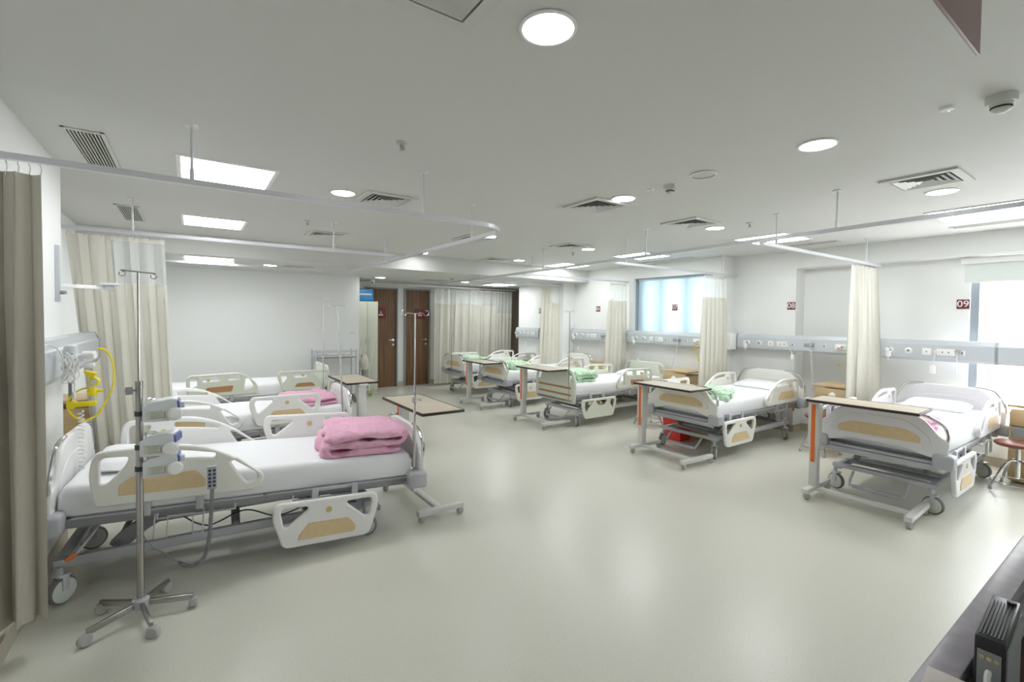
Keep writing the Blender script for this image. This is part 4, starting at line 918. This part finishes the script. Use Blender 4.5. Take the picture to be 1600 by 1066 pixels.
# numbers above the beds
def num_sign(txt, lab, x, y, z):
    t = thing('bed_number_sign', lab, 'sign', (x, y, z)); ob('sign_plate', B().box((0, 0, 0), (.008, .105, .105), .002), 'maroon', t)
    o = link('digits', text_mesh(txt, .102, 'white_plastic'), t, (-.0052, 0, 0), (PI/2, 0, -PI/2))
num_sign('09', 'maroon number sign reading 09 beside the bright window', XRR-.005, 1.445, 1.76); num_sign('08', 'maroon number sign reading 08 at the edge of the wall recess', XR8-.005, 3.155, 1.76)
num_sign('07', 'small number sign reading 07 on the frosted window', XR7+.09, 4.93, 1.755); num_sign('06', 'small number sign reading 06 on the wall left of the frosted window', XR7-.005, 6.63, 1.745)
num_sign('05', 'number sign mostly hidden by the greyish curtain', XR5-.005, 8.08, 1.71)
# roller blind
t = thing('roller_blind', 'pale roller blind pulled a little way down over the bright window', 'blind', (XRR-.05, .1, 2.0)); ob('cassette', B().box((0, 0, .235), (.09, 2.72, .075), .012), 'white_plastic', t); ob('blind_fabric', B().box((.0, 0, .1), (.006, 2.66, .21), .001), 'blind', t); ob('bottom_bar', B().box((0, 0, 0), (.014, 2.66, .018), .004), 'white_plastic', t)

# ---------------------------------------------------------------- bedside cabinets, stools, bins
def nightstand(lab, x, y, h=.72, w=.42, d=.42, s=-1):
    t = thing('bedside_cabinet', lab, 'bedside cabinet', (x, y, 0), 0 if s < 0 else PI, 'wooden bedside cabinets')
    ob('carcass', B().box((.0, 0, h/2-.02), (d, w, h-.10), .004), 'night_wood', t); ob('top_board', B().box((0, 0, h-.012), (d+.03, w+.03, .024), .005), 'night_wood', t)
    dr = ob('drawer', B().box((-d/2-.008, 0, h-.12), (.018, w-.02, .16), .004), 'night_wood', t); ob('cup_handle', B().lathe([(0, 0), (.045, .0), (.04, .018), (.02, .03), (0, .032)], (-d/2-.016, 0, h-.13), (-1, 0, 0), 18).box((-d/2-.02, 0, h-.095), (.008, .03, .03), .003), 'white_plastic', dr)
    ob('open_shelf', B().box((-d/2-.004, 0, h-.26), (.012, w-.03, .10), .002), 'grey_panel', t)
    do = ob('door', B().box((-d/2-.008, 0, .20), (.018, w-.02, h-.53+.12), .004), 'night_wood', t); ob('door_knob', B().lathe([(0, 0), (.012, .004), (.014, .018), (0, .024)], (-d/2-.016, .14, .28), (-1, 0, 0), 12), 'white_plastic', do)
    for sx in (-1, 1):
        for sy in (-1, 1): small_caster(t, sx*(d/2-.05), sy*(w/2-.05))
nightstand('bedside cabinet left of the plain cream curtain', 6.72, 2.46, .76); nightstand('bedside cabinet left of the curtain beside the frosted window', 6.32, 4.45, .77); nightstand('bedside cabinet at the head of the brown striped bed, left side', 6.42, 6.17, .76)
nightstand('bedside cabinet at the right frame edge behind the stool', 6.80, .76, .76); nightstand('bedside cabinet in the left wall recess, beyond the yellow regulator', -.83, 5.36, .84, .42, .30, 1)
def stool(lab, x, y, rz=0, h=.45):
    t = thing('round_stool', lab, 'stool', (x, y, 0), rz, 'round stools'); R_ = .165
    ob('seat', B().lathe([(0, h-.035), (R_*.9, h-.035), (R_, h-.022), (R_, h-.008), (R_*.93, h), (0, h+.003)], seg=32), 'stool_seat', t)
    ob('column', B().cyl((0, 0, .12), (0, 0, h-.03), .018, 14).cyl((0, 0, h-.06), (0, 0, h-.034), .05, 16), 'chrome', t)
    for k in range(4):
        a = k*PI/2+.4; c_, s_ = math.cos(a), math.sin(a)
        lg = ob('leg', B().tube(smooth_path([(.018*c_, .018*s_, .28), (.08*c_, .08*s_, .26), (.15*c_, .15*s_, .14), (.205*c_, .205*s_, .012)]), .011, 8), 'chrome', t); ob('foot_cap', B().cyl((.205*c_, .205*s_, 0), (.203*c_, .203*s_, .025), .014, 10), 'wheel_grey', lg)
    ob('foot_ring', B().tube(arc((0, 0), .178, 0, 2*PI*.97, 30, .075)[:-1]+[(.178, 0, .075)], .007, 8), 'chrome', t)
stool('round brown stool at the right frame edge', 6.30, .86, .3); stool('round brown stool between the beds below signs 08 and 09', 6.09, 2.42, .2); stool('round brown stool between the brown striped bed and the next one', 5.52, 4.45, .1)
stl = None
t = thing('waste_bin', 'red waste bin under the bed below sign 08', 'waste bin', (5.22, 3.75, 0), .1); ob('bin_body', B().prism([(-.12, .0), (.12, .0), (.14, .31), (-.14, .31)], 'y', -.12, .12), 'red', t); ob('bin_lid', B().box((0, 0, .318), (.29, .26, .025), .006), 'red', t)
t = thing('waste_bin', 'yellow waste bin under the bed below sign 08, behind the red one', 'waste bin', (5.52, 3.68, 0), .1); ob('bin_body', B().prism([(-.11, .0), (.11, .0), (.13, .29), (-.13, .29)], 'y', -.12, .12), 'bin_yellow', t); ob('bin_lid', B().box((0, 0, .298), (.27, .26, .02), .006), 'bin_yellow', t)
for l, x, y, zt in (('orange tipped gas hose under the head of the near left bed', -.50, 3.33, .30), ('orange tipped gas hose under the head of the bed below sign 08', 6.55, 2.95, .42)):
    t = thing('gas_hose', l, 'hose', (x, y, zt)); ob('hose', B().tube(smooth_path([(.10, .10, .10), (.05, .05, .03), (0, 0, -.03)] if x < 0 else [(-.12, .05, .10), (-.03, .02, .06), (.03, 0, -.02)]), .008, 8), 'bumper_grey', t); ob('hose_tip', B().tube([(0, 0, -.03), (-.04, -.02, -.05)] if x < 0 else [(.03, 0, -.02), (.05, 0, -.06)], .012, 10), 'orange', t)

# ---------------------------------------------------------------- things by the end wall
t = thing('storage_cabinet', 'tall pale green cabinet beside the wooden door', 'cabinet', (2.86, 9.35, 0)); ob('cabinet_body', B().box((0, 0, .965), (.43, .46, 1.75), .006), 'cabinet', t); ob('cabinet_plinth', B().box((0, .01, .045), (.41, .42, .09)), 'dirty_white', t)
for s in (-1, 1):
    d_ = ob('cabinet_door', B().box((s*.107, -.235, .965), (.205, .016, 1.71), .003), 'cabinet', t); ob('door_pull', B().cyl((s*.03, -.262, 1.0), (s*.03, -.262, 1.12), .006, 8), 'light_metal', d_)
t = thing('blue_pack', 'glossy blue plastic pack on top of the pale green cabinet', 'pack', (2.83, 9.33, 1.842)); ob('wrapper', B().box((0, 0, .125), (.36, .28, .245), .035, 4), 'blue_pack', t); ob('pack_band', B().box((0, -.142, .14), (.28, .004, .03)), 'paper', t)
t = thing('wire_trolley', 'grey metal shelf trolley against the blank white wall', 'trolley', (2.11, 8.58, 0))
for sx in (-1, 1):
    for sy in (-1, 1):
        p_ = ob('post', B().cyl((sx*.34, sy*.15, .08), (sx*.34, sy*.15, .96), .014, 10), 'light_metal', t); ob('trolley_wheel', B().lathe([(0, -.012), (.055, -.012), (.06, 0), (.055, .012), (0, .012)], (sx*.34, sy*.15, .06), (0, 1, 0), 18), 'rubber', p_)
for z in (.82, .35): ob('shelf', B().box((0, 0, z), (.70, .32, .02), .004).box((0, -.155, z+.012), (.70, .01, .03)).box((0, .155, z+.012), (.70, .01, .03)), 'light_metal', t)
ob('guard_rail', B().tube([(-.34, -.15, .92), (.34, -.15, .92), (.34, .15, .92), (-.34, .15, .92), (-.34, -.15, .92)], .006, 6), 'light_metal', t)
t = thing('cylinder_dolly', 'cream dolly with lime wheels and a strapped load before the pale green cabinet', 'dolly', (2.76, 8.92, 0), .35)
ob('dolly_frame', B().tube([(-.10, 0, .05), (-.10, 0, .95)], .011, 8).tube([(.10, 0, .05), (.10, 0, .55), (.16, -.05, 1.0)], .011, 8).tube([(-.10, 0, .30), (.10, 0, .30)], .010, 8).tube([(-.10, 0, .55), (.10, 0, .55)], .010, 8).tube([(-.10, 0, .14), (.10, 0, .14)], .010, 8), 'cream_plastic', t)
for s in (-1, 1): wl = ob('dolly_wheel', B().lathe([(0, -.014), (.04, -.014), (.055, -.010), (.055, .010), (.04, .014), (0, .014)], (s*.14, .02, .055), (1, 0, 0), 20), 'lime', t); ob('wheel_hub', B().cyl((s*.14-.018, .02, .055), (s*.14+.018, .02, .055), .018, 12), 'rubber', wl)
ob('gas_cylinder', B().lathe([(0, .02), (.07, .03), (.075, .06), (.075, .62), (.05, .69), (.02, .71), (0, .71)], (0, .09, .0)), 'grey_metal', t); ob('cylinder_valve', B().cyl((0, .09, .70), (0, .09, .80), .02, 10).cyl((-.03, .09, .77), (.03, .09, .77), .012, 8), 'black', t)
ob('plastic_bag', B().lathe([(0, .52), (.05, .53), (.085, .62), (.07, .74), (.03, .82), (.0, .83)], (-.03, -.02, 0), (0, 0, 1), 10), 'dirty_white', t)
t = thing('wall_plate', 'small grey label plate on the blank wall near its corner', 'wall plate', (2.48, 8.816, 1.25)); ob('plate_body', B().box((0, 0, 0), (.08, .006, .03), .001), 'pump_shell', t); ob('plate_marking', B().box((0, -.004, .004), (.06, .001, .006)), 'grey_metal', t)

# ---------------------------------------------------------------- nurse station in the foreground
t = thing('nurse_counter', 'dark nurse station counter with a narrow marbled ledge, bottom right corner', 'counter', (1.9, 0, 0))
ob('ledge', B().box((0, .208, .985), (2.7, .044, .03), .003), 'granite', t)['label'] = 'grey purple marbled ledge'
ob('front_panel', B().box((0, .212, .485), (2.66, .03, .97)), 'desk_brown', t); ob('desk_top', B().box((0, -.06, .88), (2.66, .48, .03), .003), 'desk_brown', t); ob('back_panel', B().box((0, -.285, .43), (2.66, .02, .86)), 'desk_brown', t)
t = thing('charger_unit', 'small black ribbed device with a white cable on the counter', 'device', (1.085, .163, .895), .05)
ob('housing', B().box((0, 0, .0875), (.175, .034, .175), .003), 'black', t)
b = B()
for k in range(7): b.box((-.008, -.012+.004*k, .1757), (.14, .0016, .0016))
ob('top_ribs', b, 'dark_metal', t, smooth=0); ob('top_button', B().cyl((.065, -.008, .174), (.065, -.008, .181), .006, 12), 'black', t)
ob('port_frame', B().box((-.0882, 0, .10), (.002, .026, .11)), 'grey_panel', t); b = B()
for k in range(3): b.cyl((-.0885, .008-.008*k, .145), (-.0905, .008-.008*k, .145), .003, 10)
ob('port', b, 'badge_tan', t); ob('cable', B().tube(smooth_path([(-.088, 0, .125), (-.10, .0, .115), (-.105, -.002, .06), (-.105, -.004, .01)]), .004, 8), 'cable_white', t); ob('side_panel', B().box((.0, -.0182, .09), (.16, .002, .14)), 'grey_panel', t)
tag(ob('note_card', B().box((.925, .192, 1.004), (.075, .05, .006), .001, rz=.1), 'paper'), 'pale pinkish card lying on the counter ledge at the bottom edge', 'card')
t = thing('hanging_sign', 'dark brown sign panel hanging from the ceiling at the top right', 'sign', (.968, .26, 2.31)); ob('sign_panel', B().box((0, 0, 0), (.74, .006, .42), .001), 'sign_brown', t)
ob('panel_clip', B().box((.28, -.008, -.07), (.016, .012, .03), .003), 'black', t)
for s in (-1, 1): ob('hanger_rod', B().cyl((s*.3, 0, .2), (s*.3, 0, .21), .005, 8), 'light_metal', t)
